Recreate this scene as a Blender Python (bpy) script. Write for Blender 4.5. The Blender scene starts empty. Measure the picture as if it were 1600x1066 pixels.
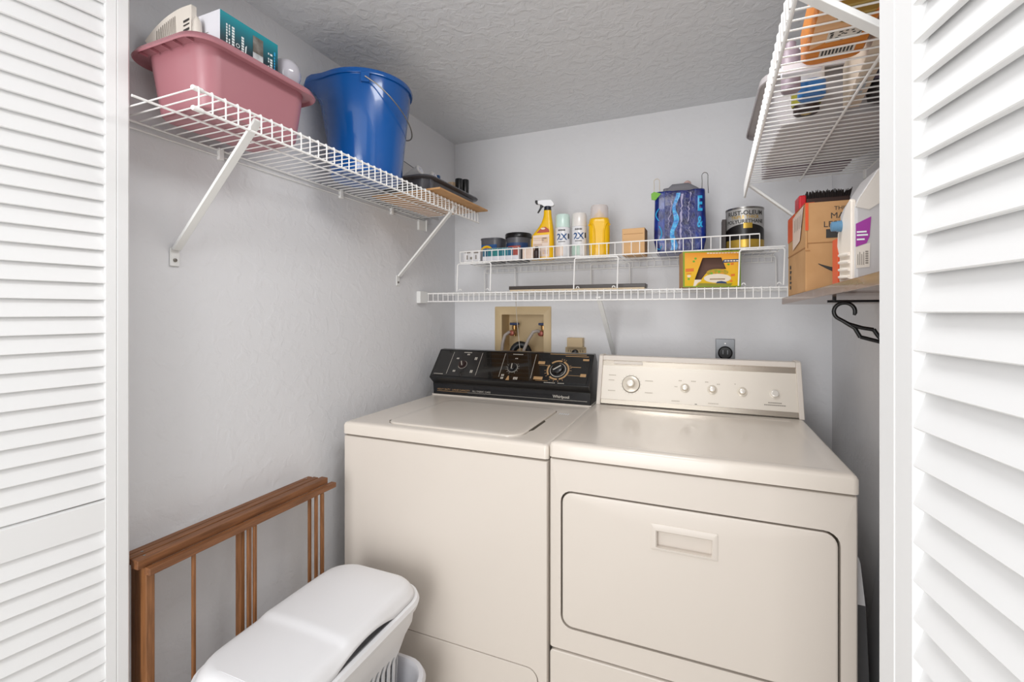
import bpy, bmesh, math, random
from mathutils import Vector, Matrix
random.seed(7)
C = bpy.context.scene.collection
SC = bpy.context.scene
R = math.radians
PI = math.pi

# ------------------------------------------------------------------ camera, light, exposure
cam = bpy.data.cameras.new('camera')
cam.sensor_width = 36.0
cam.lens = 711.0 / 1600.0 * 36.0
cam.shift_y = -45.0 / 1600.0
cam.clip_start = 0.02
camo = bpy.data.objects.new('camera', cam)
C.objects.link(camo)
camo.location = (0, 0, 1.29)
camo.rotation_euler = (R(90), 0, R(22.4))
SC.camera = camo

w = bpy.data.worlds.new('hall_light')
SC.world = w
w.use_nodes = True
w.node_tree.nodes['Background'].inputs[0].default_value = (1.0, 1.0, 1.0, 1)
w.node_tree.nodes['Background'].inputs[1].default_value = 0.45


def area(name, loc, target, sx, sy, power, col=(1, 1, 1)):
    l = bpy.data.lights.new(name, 'AREA')
    l.shape = 'RECTANGLE'
    l.size, l.size_y = sx, sy
    l.energy = power
    l.color = col
    o = bpy.data.objects.new(name, l)
    C.objects.link(o)
    o.location = loc
    d = Vector(target) - Vector(loc)
    o.rotation_euler = d.to_track_quat('-Z', 'Y').to_euler()
    return o


area('hall_front_fill', (-0.50, -2.0, 1.05), (-0.45, 1.6, 1.15), 1.4, 2.0, 49)  # added tall fill from the hall side, no glass door is known there
area('hall_soft_fill', (-0.35, -0.9, 1.62), (-0.42, 1.7, 1.55), 0.7, 0.7, 6)  # added soft fill behind the camera, not a lamp of the hall
area('hall_ceiling_bounce', (-0.4, -0.3, 2.4), (-0.4, 1.3, 0.9), 1.6, 1.2, 6)  # added area light standing in for bounce off the hall ceiling
area('closet_ceiling_lamp', (-0.22, 0.86, 2.178), (-0.22, 0.861, 0.0), 0.4, 0.4, 6.8)

SC.view_settings.view_transform = 'Standard'
SC.view_settings.look = 'None'
SC.view_settings.gamma = 1
SC.view_settings.use_curve_mapping = False
SC.view_settings.exposure = 0.0
try:
    SC.cycles.use_denoising = True
except Exception:
    pass


# ------------------------------------------------------------------ materials
def lin(h):
    h = h.lstrip('#')
    v = [int(h[i:i + 2], 16) / 255 for i in (0, 2, 4)]
    return tuple(c / 12.92 if c <= 0.04045 else ((c + 0.055) / 1.055) ** 2.4 for c in v) + (1,)


def mat(name, col, rough=0.5, metal=0.0, bump=0.0, bscale=40.0, spec=0.5, trans=0.0, alpha=1.0, coat=0.0, var=None, vscale=8.0, stretch=None, detail=3.0):
    m = bpy.data.materials.new(name)
    m.use_nodes = True
    nt = m.node_tree
    b = nt.nodes['Principled BSDF']
    b.inputs['Base Color'].default_value = lin(col)
    b.inputs['Roughness'].default_value = rough
    b.inputs['Metallic'].default_value = metal
    b.inputs['Specular IOR Level'].default_value = spec
    b.inputs['Transmission Weight'].default_value = trans
    b.inputs['Alpha'].default_value = alpha
    b.inputs['Coat Weight'].default_value = coat
    tc = None
    if bump or var:
        tc = nt.nodes.new('ShaderNodeTexCoord')
        src = tc.outputs['Object']
        if stretch:
            mp = nt.nodes.new('ShaderNodeMapping')
            mp.inputs['Scale'].default_value = stretch
            nt.links.new(src, mp.inputs[0])
            src = mp.outputs[0]
    if var:
        n = nt.nodes.new('ShaderNodeTexNoise')
        n.inputs['Scale'].default_value = vscale
        n.inputs['Detail'].default_value = detail
        nt.links.new(src, n.inputs['Vector'])
        r = nt.nodes.new('ShaderNodeValToRGB')
        r.color_ramp.elements[0].position = 0.35
        r.color_ramp.elements[1].position = 0.65
        r.color_ramp.elements[0].color = lin(col)
        r.color_ramp.elements[1].color = lin(var)
        nt.links.new(n.outputs['Fac'], r.inputs[0])
        nt.links.new(r.outputs[0], b.inputs['Base Color'])
    if bump:
        n = nt.nodes.new('ShaderNodeTexNoise')
        n.inputs['Scale'].default_value = bscale
        n.inputs['Detail'].default_value = 4
        nt.links.new(src, n.inputs['Vector'])
        bp = nt.nodes.new('ShaderNodeBump')
        bp.inputs['Strength'].default_value = bump
        bp.inputs['Distance'].default_value = 0.004
        nt.links.new(n.outputs['Fac'], bp.inputs['Height'])
        nt.links.new(bp.outputs[0], b.inputs['Normal'])
    return m


def gradient_mat(name, stops, axis, lo, hi, rough=0.4, noise=0.0):
    """printed colour gradient along one object axis"""
    m = mat(name, stops[0][1], rough)
    nt = m.node_tree
    b = nt.nodes['Principled BSDF']
    tc = nt.nodes.new('ShaderNodeTexCoord')
    sp = nt.nodes.new('ShaderNodeSeparateXYZ')
    nt.links.new(tc.outputs['Object'], sp.inputs[0])
    mr = nt.nodes.new('ShaderNodeMapRange')
    mr.inputs[1].default_value = lo
    mr.inputs[2].default_value = hi
    nt.links.new(sp.outputs[axis], mr.inputs[0])
    r = nt.nodes.new('ShaderNodeValToRGB')
    e = r.color_ramp.elements
    e[0].position, e[0].color = stops[0][0], lin(stops[0][1])
    e[1].position, e[1].color = stops[-1][0], lin(stops[-1][1])
    for p, c in stops[1:-1]:
        x = e.new(p)
        x.color = lin(c)
    nt.links.new(mr.outputs[0], r.inputs[0])
    nt.links.new(r.outputs[0], b.inputs['Base Color'])
    return m


def knockdown_mat(name, col, scale, strength, rough=0.85, flat=0.5):
    m = mat(name, col, rough, spec=0.2)
    nt = m.node_tree
    b = nt.nodes['Principled BSDF']
    tc = nt.nodes.new('ShaderNodeTexCoord')
    n = nt.nodes.new('ShaderNodeTexNoise')
    n.inputs['Scale'].default_value = scale
    n.inputs['Detail'].default_value = 5
    n.inputs['Distortion'].default_value = 0.6
    nt.links.new(tc.outputs['Object'], n.inputs['Vector'])
    r = nt.nodes.new('ShaderNodeValToRGB')
    r.color_ramp.elements[0].position = flat - 0.06
    r.color_ramp.elements[1].position = flat + 0.1
    nt.links.new(n.outputs['Fac'], r.inputs[0])
    n2 = nt.nodes.new('ShaderNodeTexNoise')
    n2.inputs['Scale'].default_value = scale * 4
    n2.inputs['Detail'].default_value = 3
    nt.links.new(tc.outputs['Object'], n2.inputs['Vector'])
    ad = nt.nodes.new('ShaderNodeMath')
    ad.operation = 'MULTIPLY_ADD'
    ad.inputs[1].default_value = 0.35
    nt.links.new(n2.outputs['Fac'], ad.inputs[0])
    nt.links.new(r.outputs[0], ad.inputs[2])
    bp = nt.nodes.new('ShaderNodeBump')
    bp.inputs['Strength'].default_value = strength
    bp.inputs['Distance'].default_value = 0.003
    nt.links.new(ad.outputs[0], bp.inputs['Height'])
    nt.links.new(bp.outputs[0], b.inputs['Normal'])
    return m


M = {}
M['wall'] = knockdown_mat('wall_paint', '#e4e4e6', 26, 0.22, flat=0.55)
M['ceil'] = knockdown_mat('ceiling_paint', '#e2e3e5', 30, 0.50, flat=0.5)
M['floor'] = mat('floor_tile', '#d3cdc3', 0.4, var='#c8c1b6', vscale=3)
M['door'] = mat('door_white', '#e9e9e9', 0.5)
M['wire'] = mat('wire_white', '#f4f3f1', 0.4)
M['bracket'] = mat('bracket_white', '#ececea', 0.4)
M['cream'] = mat('enamel_almond', '#dcd3c9', 0.4, coat=0.1)
M['cream_top'] = mat('enamel_almond_top', '#e3dacf', 0.2, coat=0.15)
M['gap'] = mat('dark_gap', '#4f483d', 0.9)  # shade inside gaps and recesses, set as a dark colour
M['panelpearl'] = mat('pearl_panel', '#e8e0d4', 0.34, metal=0.2)
M['chrome'] = mat('satin_trim', '#cfc6b8', 0.25, metal=0.7)
M['knob'] = mat('knob_ivory', '#e9e0d1', 0.25, metal=0.1)
M['knobtop'] = mat('knob_silver', '#f3eee6', 0.2, metal=0.25)
M['black'] = mat('console_black', '#0d0d0e', 0.28, coat=0.3)
M['gloss'] = mat('panel_black_gloss', '#100e0c', 0.09, coat=0.8)
M['navy'] = mat('console_lower', '#0e1016', 0.25, coat=0.4)
M['silverline'] = mat('print_silver', '#c9c4ba', 0.35, metal=0.4)
M['copper'] = mat('print_copper', '#b8946a', 0.35, metal=0.3)
M['white_p'] = mat('white_plastic', '#eeeef0', 0.42)
M['white_p2'] = mat('basket_plastic', '#dcdce1', 0.45)
M['slot_dark'] = mat('hamper_inside', '#8b8b8f', 0.7)
M['wood'] = mat('rack_wood', '#8c5c39', 0.5, var='#6f4629', vscale=14, stretch=(9, 0.8, 9), bump=0.15, bscale=30)
M['wood_v'] = mat('rack_wood_upright', '#95633b', 0.5, var='#784d2a', vscale=14, stretch=(9, 9, 0.8), bump=0.15, bscale=30)
M['pink'] = mat('pink_plastic', '#ad747c', 0.35, coat=0.1)
M['blue'] = mat('blue_plastic', '#06529c', 0.17, coat=0.4)
M['steel'] = mat('steel_wire', '#8f8b84', 0.3, metal=0.9)
M['paper'] = mat('cream_paper', '#ddd5cb', 0.7)
M['ink'] = mat('ink_dark', '#3a3836', 0.7)
M['ink_l'] = mat('ink_light', '#8f8880', 0.7)
M['whitecard'] = mat('white_card', '#dddce2', 0.6)
M['print_w'] = mat('print_white', '#e8f0f0', 0.5)
M['teal'] = gradient_mat('teal_print', [(0, '#04141b'), (0.45, '#052a35'), (0.75, '#076c7a'), (1, '#0e97a4')], 2, 0.0, 0.112, 0.35)
M['photo'] = mat('photo_print', '#8d8a84', 0.4, var='#5d554d', vscale=40)
M['photo2'] = mat('photo_print_light', '#d7dadb', 0.4, var='#a9adb0', vscale=40)
M['dome'] = mat('grey_globe', '#c3c1c9', 0.12, coat=0.6)
M['yellowcard'] = mat('ochre_card', '#c2944b', 0.6)
M['tray'] = mat('tray_charcoal', '#55555a', 0.35)
M['card'] = mat('cardboard', '#c89b6b', 0.75, var='#bd9060', vscale=12)
M['card_d'] = mat('cardboard_shade', '#a8784a', 0.75)  # darker cardboard copy, paints shadow into flap lines and creases
M['card_l'] = mat('cardboard_light', '#d9ae7d', 0.75)
M['tube'] = mat('pale_tube', '#cfcdcd', 0.6)
M['roller'] = mat('roller_nap', '#d6d3d0', 0.9, bump=0.3, bscale=200)
M['blackpl'] = mat('black_plastic', '#121214', 0.3)
M['tan'] = mat('tan_wood', '#c8ae90', 0.6)
M['yellow'] = mat('yellow_bottle', '#f0bc00', 0.3, coat=0.15)
M['darknavy'] = mat('collar_navy', '#20222f', 0.35)
M['red'] = mat('label_red', '#b03a1c', 0.45)
M['red2'] = mat('brush_red', '#c21f2b', 0.35)
M['label_p'] = mat('label_pale', '#e4cfc0', 0.5)
M['mint'] = mat('cap_mint', '#cfe6dd', 0.25, coat=0.3)
M['capcream'] = mat('cap_cream', '#e6e1dc', 0.25, coat=0.3)
M['canwhite'] = mat('can_label_white', '#e3e2e4', 0.3, coat=0.2)
M['print_b'] = mat('print_blue', '#1d4f86', 0.4)
M['peach'] = mat('label_peach', '#e6cdb9', 0.4)
M['sage'] = mat('label_sage', '#b9d0c3', 0.4)
M['clearcap'] = mat('frosted_cap', '#e9dfdc', 0.25, alpha=0.55)
M['bagblue'] = mat('bag_print', '#08155a', 0.3, coat=0.25, var='#0a3392', vscale=30, bump=0.5, bscale=60)
M['bagdark'] = mat('bag_navy', '#050b46', 0.3, coat=0.2, var='#081a72', vscale=40, bump=0.6, bscale=75)
M['cyan'] = mat('bag_cyan', '#2ea7dd', 0.25)
M['cyan2'] = mat('bag_azure', '#1d78c6', 0.22, var='#45b4e6', vscale=60, bump=0.6, bscale=40)
M['greycloth'] = mat('grey_cloth', '#76757b', 0.85, bump=0.3, bscale=120)
M['green'] = mat('green_tag', '#6fae2c', 0.5)
M['cord'] = mat('pale_cord', '#d9cfc0', 0.7)
M['silverlabel'] = mat('can_silver', '#b9b7b4', 0.32, metal=0.35)
M['goldlabel'] = mat('can_gold', '#c9a646', 0.3, metal=0.5)
M['blacklabel'] = mat('can_black', '#191614', 0.3)
M['tin'] = mat('tin', '#a9a7a3', 0.25, metal=0.9)
M['umber'] = mat('dark_umber', '#2b1a17', 0.45)
M['orangeY'] = gradient_mat('box_orange_print', [(0, '#dcb400'), (0.45, '#edb92a'), (0.75, '#eeaa3a'), (1, '#e48a1e')], 2, 0.0, 0.14, 0.4)
M['boxgreen'] = mat('box_green', '#7f9e2c', 0.45)
M['orange'] = mat('orange_print', '#e0782e', 0.45)
M['boxin'] = mat('box_inside', '#6d5146', 0.85)
M['boxnavy'] = mat('box_navy_print', '#22406e', 0.45)
M['cream2'] = mat('cream_print', '#e9dcc9', 0.5)
M['olive'] = mat('olive_print', '#8f8a2e', 0.5)
M['slatdark'] = mat('dark_slat', '#3b332f', 0.4)
M['tanslat'] = mat('slat_underside', '#d8c3a4', 0.5)
M['beige'] = mat('outlet_beige', '#cbb38c', 0.45)
M['beige_l'] = mat('outlet_box_beige', '#d0b88f', 0.5)
M['valveblue'] = mat('valve_blue', '#25365f', 0.4)
M['brass'] = mat('brass', '#a8814e', 0.3, metal=0.8)
M['hose'] = mat('grey_hose', '#a79d96', 0.45)
M['rust'] = mat('red_coupling', '#8f4a3a', 0.4, metal=0.3)
M['rubber'] = mat('black_rubber', '#17181b', 0.4)
M['steelplate'] = mat('steel_plate', '#77797c', 0.35, metal=0.7)
M['shelfwood'] = mat('laminate_brown', '#8a6a54', 0.22, var='#7c5d49', vscale=10, stretch=(10, 0.6, 10), coat=0.3)
M['orangetape'] = mat('orange_tape', '#e0582a', 0.4)
M['jugwhite'] = mat('jug_white', '#f0e7dc', 0.35)
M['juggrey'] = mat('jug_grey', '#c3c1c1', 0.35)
M['jugpale'] = mat('jug_pale', '#d8d2ca', 0.35)
M['capblue'] = mat('tap_blue', '#5b86a6', 0.35)
M['purple'] = mat('label_purple', '#a03a9c', 0.4)
M['bristle'] = mat('bristle_dark', '#1f1614', 0.7)
M['bristle_b'] = mat('brush_block', '#3a2620', 0.6)
M['pouch'] = mat('pouch_orange', '#d98206', 0.35, coat=0.1, var='#c97004', vscale=14)
M['pouchpale'] = mat('pouch_peach', '#e3b283', 0.35)
M['goldwin'] = mat('gold_window', '#b69a4e', 0.15, metal=0.5)
M['binplastic'] = mat('bin_grey', '#b9b3b4', 0.35, coat=0.2)
M['mauve'] = mat('mauve_plastic', '#8f7f88', 0.4)
M['purpledark'] = mat('purple_carton', '#4a4058', 0.45)
M['blackbag'] = mat('dark_cloth', '#2c2629', 0.7, bump=0.4, bscale=60)
M['capmidblue'] = mat('cap_midblue', '#2a6fb0', 0.35)
M['beigecarton'] = mat('beige_carton', '#d3c2b0', 0.6)
M['greyboard'] = mat('grey_board', '#c4c4c6', 0.5)
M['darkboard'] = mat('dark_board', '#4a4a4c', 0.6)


# ------------------------------------------------------------------ builders
class MB:
    def __init__(s):
        s.v, s.f, s.m = [], [], []

    def add(s, verts, faces, mi=0):
        o = len(s.v)
        s.v += [tuple(p) for p in verts]
        for f in faces:
            s.f.append([i + o for i in f])
            s.m.append(mi)
        return s

    def box(s, x0, x1, y0, y1, z0, z1, mi=0):
        v = [(x, y, z) for x in (x0, x1) for y in (y0, y1) for z in (z0, z1)]
        return s.add(v, [(0, 1, 3, 2), (4, 6, 7, 5), (0, 4, 5, 1), (2, 3, 7, 6), (0, 2, 6, 4), (1, 5, 7, 3)], mi)

    def loft(s, rings, c0=True, c1=True, mi=0, closed=True):
        n = len(rings[0])
        v = [p for r in rings for p in r]
        f = []
        for k in range(len(rings) - 1):
            for i in range(n if closed else n - 1):
                j = (i + 1) % n
                f.append((k * n + i, k * n + j, (k + 1) * n + j, (k + 1) * n + i))
        if c0:
            f.append(tuple(range(n - 1, -1, -1)))
        if c1:
            f.append(tuple(range((len(rings) - 1) * n, len(rings) * n)))
        return s.add(v, f, mi)

    def lathe(s, prof, n=24, c=(0, 0, 0), mi=0, c0=True, c1=True, axis='z'):
        rings = []
        for r, z in prof:
            rg = []
            for i in range(n):
                a = 2 * PI * i / n
                p = (r * math.cos(a), r * math.sin(a), z)
                if axis == 'x':
                    p = (z, r * math.cos(a), r * math.sin(a))
                if axis == 'y':
                    p = (r * math.cos(a), z, r * math.sin(a))
                rg.append((p[0] + c[0], p[1] + c[1], p[2] + c[2]))
            rings.append(rg)
        return s.loft(rings, c0, c1, mi)

    def tube(s, path, r, n=6, mi=0, caps=True):
        P = [Vector(p) for p in path]
        rings = []
        up = None
        for i, p in enumerate(P):
            if i == 0:
                t = P[1] - P[0]
            elif i == len(P) - 1:
                t = P[-1] - P[-2]
            else:
                t = (P[i + 1] - p).normalized() + (p - P[i - 1]).normalized()
            t.normalize()
            if up is None:
                up = Vector((0, 0, 1)) if abs(t.z) < 0.9 else Vector((1, 0, 0))
            a = t.cross(up)
            if a.length < 1e-6:
                a = t.orthogonal()
            a.normalize()
            b = t.cross(a).normalized()
            up = -b
            k = 1.0
            if 0 < i < len(P) - 1:
                d = (p - P[i - 1]).normalized().dot(t)
                k = 1 / max(d, 0.5)
            rr = r[i] if isinstance(r, (list, tuple)) else r
            rings.append([tuple(p + (a * math.cos(2 * PI * j / n) + b * math.sin(2 * PI * j / n)) * rr * (k if n < 5 else 1)) for j in range(n)])
        return s.loft(rings, caps, caps, mi)

    def bar(s, p0, p1, w, h, side, mi=0):
        """rectangular bar from p0 to p1; side = vector the width w runs along"""
        p0, p1, side = Vector(p0), Vector(p1), Vector(side).normalized()
        t = (p1 - p0).normalized()
        nrm = t.cross(side).normalized()
        rg = lambda p: [tuple(p + side * a * w / 2 + nrm * b * h / 2) for a, b in ((-1, -1), (1, -1), (1, 1), (-1, 1))]
        return s.loft([rg(p0), rg(p1)], mi=mi)

    def prism(s, poly, axis, a, b, mi=0):
        def q(p, t):
            if axis == 'x':
                return (t, p[0], p[1])
            if axis == 'y':
                return (p[0], t, p[1])
            return (p[0], p[1], t)
        return s.loft([[q(p, a) for p in poly], [q(p, b) for p in poly]], mi=mi)

    def text(s, body, size, fn, mi=0, ax='CENTER'):
        vs, fs = text_geo(body, size, ax)
        return s.add([fn(x, y) for x, y in vs], fs, mi)

    def quad(s, o, u, v, u0, u1, v0, v1, mi=0):
        o, u, v = Vector(o), Vector(u), Vector(v)
        return s.add([o + u * a + v * b for a, b in ((u0, v0), (u1, v0), (u1, v1), (u0, v1))], [(0, 1, 2, 3)], mi)

    def plate(s, o, u, v, poly, th, mi=0):
        """flat printed piece: poly in (u,v), th thick along u x v"""
        o, u, v = Vector(o), Vector(u), Vector(v)
        nn = u.cross(v).normalized()
        a = [tuple(o + u * p[0] + v * p[1]) for p in poly]
        b = [tuple(o + u * p[0] + v * p[1] + nn * th) for p in poly]
        return s.loft([a, b], mi=mi)

    weld = False

    def mesh(s, name, mats, smooth=30.0):
        me = bpy.data.meshes.new(name)
        me.from_pydata(s.v, [], s.f)
        for m in (mats if isinstance(mats, (list, tuple)) else [mats]):
            me.materials.append(m)
        me.polygons.foreach_set('material_index', s.m)
        bm = bmesh.new()
        bm.from_mesh(me)
        if s.weld:
            bmesh.ops.remove_doubles(bm, verts=bm.verts, dist=1e-5)
        bmesh.ops.recalc_face_normals(bm, faces=bm.faces)
        bm.to_mesh(me)
        bm.free()
        if smooth is not None:
            me.polygons.foreach_set('use_smooth', [True] * len(me.polygons))
            me.set_sharp_from_angle(angle=R(smooth))
        me.update()
        return me

    def build(s, name, mats, parent=None, world=False, smooth=30.0, bevel=0.0, seg=2):
        if world and parent is not None:
            inv = WM[parent.name].inverted()
            s.v = [tuple(inv @ Vector(p)) for p in s.v]
        o = bpy.data.objects.new(name, s.mesh(name, mats, smooth if not bevel else 180))
        C.objects.link(o)
        if bevel:
            b = o.modifiers.new('bevel', 'BEVEL')
            b.width, b.segments, b.limit_method, b.angle_limit = bevel, seg, 'ANGLE', R(35)
            b.harden_normals = True
        if smooth is not None and smooth >= 50 and not bevel:
            o.modifiers.new('normals', 'WEIGHTED_NORMAL').keep_sharp = True
        if parent is not None:
            o.parent = parent
        return o


_tg = {}


def text_geo(body, size, ax='CENTER'):
    bold = body.startswith('*')
    body = body.lstrip('*')
    key = (body, ax, bold)
    if key not in _tg:
        cu = bpy.data.curves.new('t', 'FONT')
        cu.body = body
        cu.align_x = ax
        cu.offset = 0.022 if bold else 0.0
        cu.align_y = 'CENTER'
        cu.resolution_u = 3
        o = bpy.data.objects.new('t', cu)
        C.objects.link(o)
        dg = bpy.context.evaluated_depsgraph_get()
        me = bpy.data.meshes.new_from_object(o.evaluated_get(dg))
        _tg[key] = ([(v.co.x, v.co.y) for v in me.vertices], [tuple(p.vertices) for p in me.polygons])
        bpy.data.objects.remove(o)
        bpy.data.curves.remove(cu)
        bpy.data.meshes.remove(me)
    vs, fs = _tg[key]
    return [(x * size, y * size) for x, y in vs], fs


WM = {}


def thing(name, label, cat, loc=(0, 0, 0), rz=0.0, group=None):
    o = bpy.data.objects.new(name, None)
    C.objects.link(o)
    o.empty_display_size = 0.05
    o.location = loc
    o.rotation_euler = (0, 0, rz)
    o['label'] = label
    o['category'] = cat
    if group:
        o['group'] = group
    WM[o.name] = Matrix.Translation(loc) @ Matrix.Rotation(rz, 4, 'Z')
    return o


def tag(o, label, cat, group=None):
    o['label'] = label
    o['category'] = cat
    if group:
        o['group'] = group
    return o


def structure(name, mb, m, parent=None, **k):
    o = mb.build(name, m, parent, **k)
    if parent is None:
        o['kind'] = 'structure'
    return o


def rr(cx, cy, w, h, r, n=5):
    """rounded rectangle, counter-clockwise 2D points"""
    out = []
    r = min(r, w / 2 - 1e-5, h / 2 - 1e-5)
    for k, (sx, sy) in enumerate(((1, 1), (-1, 1), (-1, -1), (1, -1))):
        ox, oy = cx + sx * (w / 2 - r), cy + sy * (h / 2 - r)
        for i in range(n + 1):
            a = PI / 2 * (k + i / n)
            out.append((ox + r * math.cos(a), oy + r * math.sin(a)))
    return out


def rb(x0, x1, y0, y1, r, n=5):
    return rr((x0 + x1) / 2, (y0 + y1) / 2, x1 - x0, y1 - y0, r, n)


def xy(pts, z):
    return [(p[0], p[1], z) for p in pts]


def xz(pts, y):
    return [(p[0], y, p[1]) for p in pts]


def boolcut(o, cutter_mb):
    cm = bpy.data.objects.new('cut', cutter_mb.mesh('cut', M['gap'], None))
    C.objects.link(cm)
    md = o.modifiers.new('b', 'BOOLEAN')
    md.object = cm
    md.operation = 'DIFFERENCE'
    md.solver = 'EXACT'
    bpy.context.view_layer.update()
    cm.matrix_world = o.matrix_world.copy()
    dg = bpy.context.evaluated_depsgraph_get()
    me = bpy.data.meshes.new_from_object(o.evaluated_get(dg))
    old = o.data
    o.modifiers.remove(md)
    o.data = me
    bpy.data.objects.remove(cm)
    me.polygons.foreach_set('use_smooth', [True] * len(me.polygons))
    me.set_sharp_from_angle(angle=R(30))


# ------------------------------------------------------------------ the setting
XL, XR, YB, ZC = -1.236, 0.492, 2.18, 2.206
YF = 0.50
structure('floor', MB().box(-2.2, 1.8, -2.6, YB + 0.1, -0.05, 0.0), M['floor'])
structure('ceiling', MB().box(XL - 0.1, XR + 0.1, YF, YB + 0.1, ZC, ZC + 0.05), M['ceil'])
structure('wall_left', MB().box(XL - 0.1, XL, YF, YB + 0.1, 0, ZC), M['wall'])
structure('wall_right', MB().box(XR, XR + 0.1, YF, YB + 0.1, 0, ZC), M['wall'])
# back wall with the opening for the washer supply box
OX0, OX1, OZ0, OZ1 = -0.955, -0.722, 1.06, 1.280
wb = MB()
o4 = [(XL, 0), (XR, 0), (XR, ZC), (XL, ZC)]
i4 = [(OX0, OZ0), (OX1, OZ0), (OX1, OZ1), (OX0, OZ1)]
wb.loft([xz(o4, YB + 0.1), xz(o4, YB), xz(i4, YB), xz(i4, YB + 0.1)], False, False)
structure('wall_back', wb, M['wall'], smooth=None)
wf = MB()
wf.box(XL - 0.1, -1.19, YF - 0.02, YF + 0.08, 0, ZC)
wf.box(0.235, XR + 0.1, YF - 0.02, YF + 0.09, 0, ZC)
wf.box(-1.19, 0.235, YF - 0.02, YF + 0.08, 2.065, ZC)
structure('wall_front', wf, M['wall'], smooth=None)


lf_ = thing('ceiling_lamp', 'square white ceiling lamp fitting inside the closet', 'lamp', (-0.22, 0.86, ZC))
b = MB()
for r0, r1 in ((0.205, 0.225),):
    b.loft([xy(rr(0, 0, 2 * r1, 2 * r1, 0.02, 3), -0.0005), xy(rr(0, 0, 2 * r1, 2 * r1, 0.02, 3), -0.032), xy(rr(0, 0, 2 * r0, 2 * r0, 0.015, 3), -0.032), xy(rr(0, 0, 2 * r0, 2 * r0, 0.015, 3), -0.024)], False, True)
b.build('lamp_frame', M['white_p'], lf_, smooth=30)

# ------------------------------------------------------------------ louvred doors
def louvre_door(name, A, u, sy, mid, phases, SW):
    o = bpy.data.objects.new(name, None)
    C.objects.link(o)
    o.location = (A[0], A[1], 0)
    o.rotation_euler = (0, 0, math.atan2(u[1], u[0]))
    o['kind'] = 'structure'
    W, T, H = 0.385, 0.03, 2.05
    Y = lambda d: -sy * d                                    # d = depth behind the visible face
    st = MB()                                                # far stile with a moulded step
    prof = [(0, 0.004), (0.003, 0.0012), (SW * 0.52, 0.0), (SW * 0.52 + 0.0014, 0.0018), (SW * 0.52 + 0.0028, 0.0), (SW, 0.0), (SW, T), (0, T)]
    st.prism([(a, Y(b)) for a, b in prof], 'z', 0.012, H)
    st.build('stile', M['door'], o, smooth=20)
    st = MB()
    st.prism([(W - a, Y(b)) for a, b in prof], 'z', 0.012, H)
    st.build('stile', M['door'], o, smooth=20)
    rails = [(0.012, 0.20), (2.0, H)] + ([mid] if mid else [])
    for a, b in rails:
        r = MB().prism([(Y(0.0015), a), (Y(0.0015), b - 0.004), (Y(0.006), b), (Y(T), b), (Y(T), a)], 'x', SW, W - SW)
        r.build('rail', M['door'], o, smooth=20)
    # one slat, then copies sharing its mesh
    s = MB().prism([(Y(0.0012), 0.0), (Y(0.0075), 0.0), (Y(0.0205), 0.0395), (Y(0.0195), 0.0412), (Y(0.0135), 0.0405), (Y(0.0004), 0.001)], 'x', SW - 0.0005, W - SW + 0.0005)
    me = s.mesh('slat', M['door'], 25)
    for ph, lo, hi in phases:
        z = ph
        while z - 0.0347 > lo - 0.006:
            z -= 0.0347
        while z < hi - 0.030:
            k = bpy.data.objects.new('slat', me)
            C.objects.link(k)
            k.location = (0, 0, z)
            k.parent = o
            z += 0.0347
    return o


a7 = R(7)
louvre_door('door_1', (-1.148, 0.600), (-math.sin(a7), -math.cos(a7)), 1, (0.833, 0.896), [(1.4198, 0.896, 2.005), (0.797, 0.20, 0.838)], 0.0417)
a8 = R(8.4)
louvre_door('door_2', (0.169, 0.578), (math.sin(a8), -math.cos(a8)), -1, (0.833, 0.896), [(1.2895, 0.896, 2.005), (0.797, 0.20, 0.838)], 0.0600)


# ------------------------------------------------------------------ wire shelves
def inst(name, me, loc, parent, rz=0.0):
    k = bpy.data.objects.new(name, me)
    C.objects.link(k)
    k.location = loc
    k.rotation_euler = (0, 0, rz)
    k.parent = parent
    return k


def support(parent, top, foot, side, wdt=0.02):
    """diagonal shelf brace with a screwed foot; side = direction of its width"""
    b = MB()
    t, f, s = Vector(top), Vector(foot), Vector(side)
    b.bar(t, f + (t - f).normalized() * 0.01, wdt, 0.008, s)
    # flat foot on the wall
    b.bar(f + Vector((0, 0, 0.012)), f + Vector((0, 0, -0.035)), wdt * 1.15, 0.004, s)
    o = b.build('support_bracket', M['bracket'], parent, bevel=0.0015)
    out = Vector((t.x - f.x, t.y - f.y, 0)).normalized()
    sc = MB()
    c = f + Vector((0, 0, -0.02)) + out * 0.002
    d = out * 0.004
    n = 10
    sd = s.normalized()
    rg = lambda p, r: [tuple(p + (sd * math.cos(2 * PI * i / n) + Vector((0, 0, 1)) * math.sin(2 * PI * i / n)) * r) for i in range(n)]
    sc.loft([rg(c, 0.005), rg(c + d * 0.6, 0.0045), rg(c + d, 0.002)])
    sc.build('screw', M['steel'], o)
    return o


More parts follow.
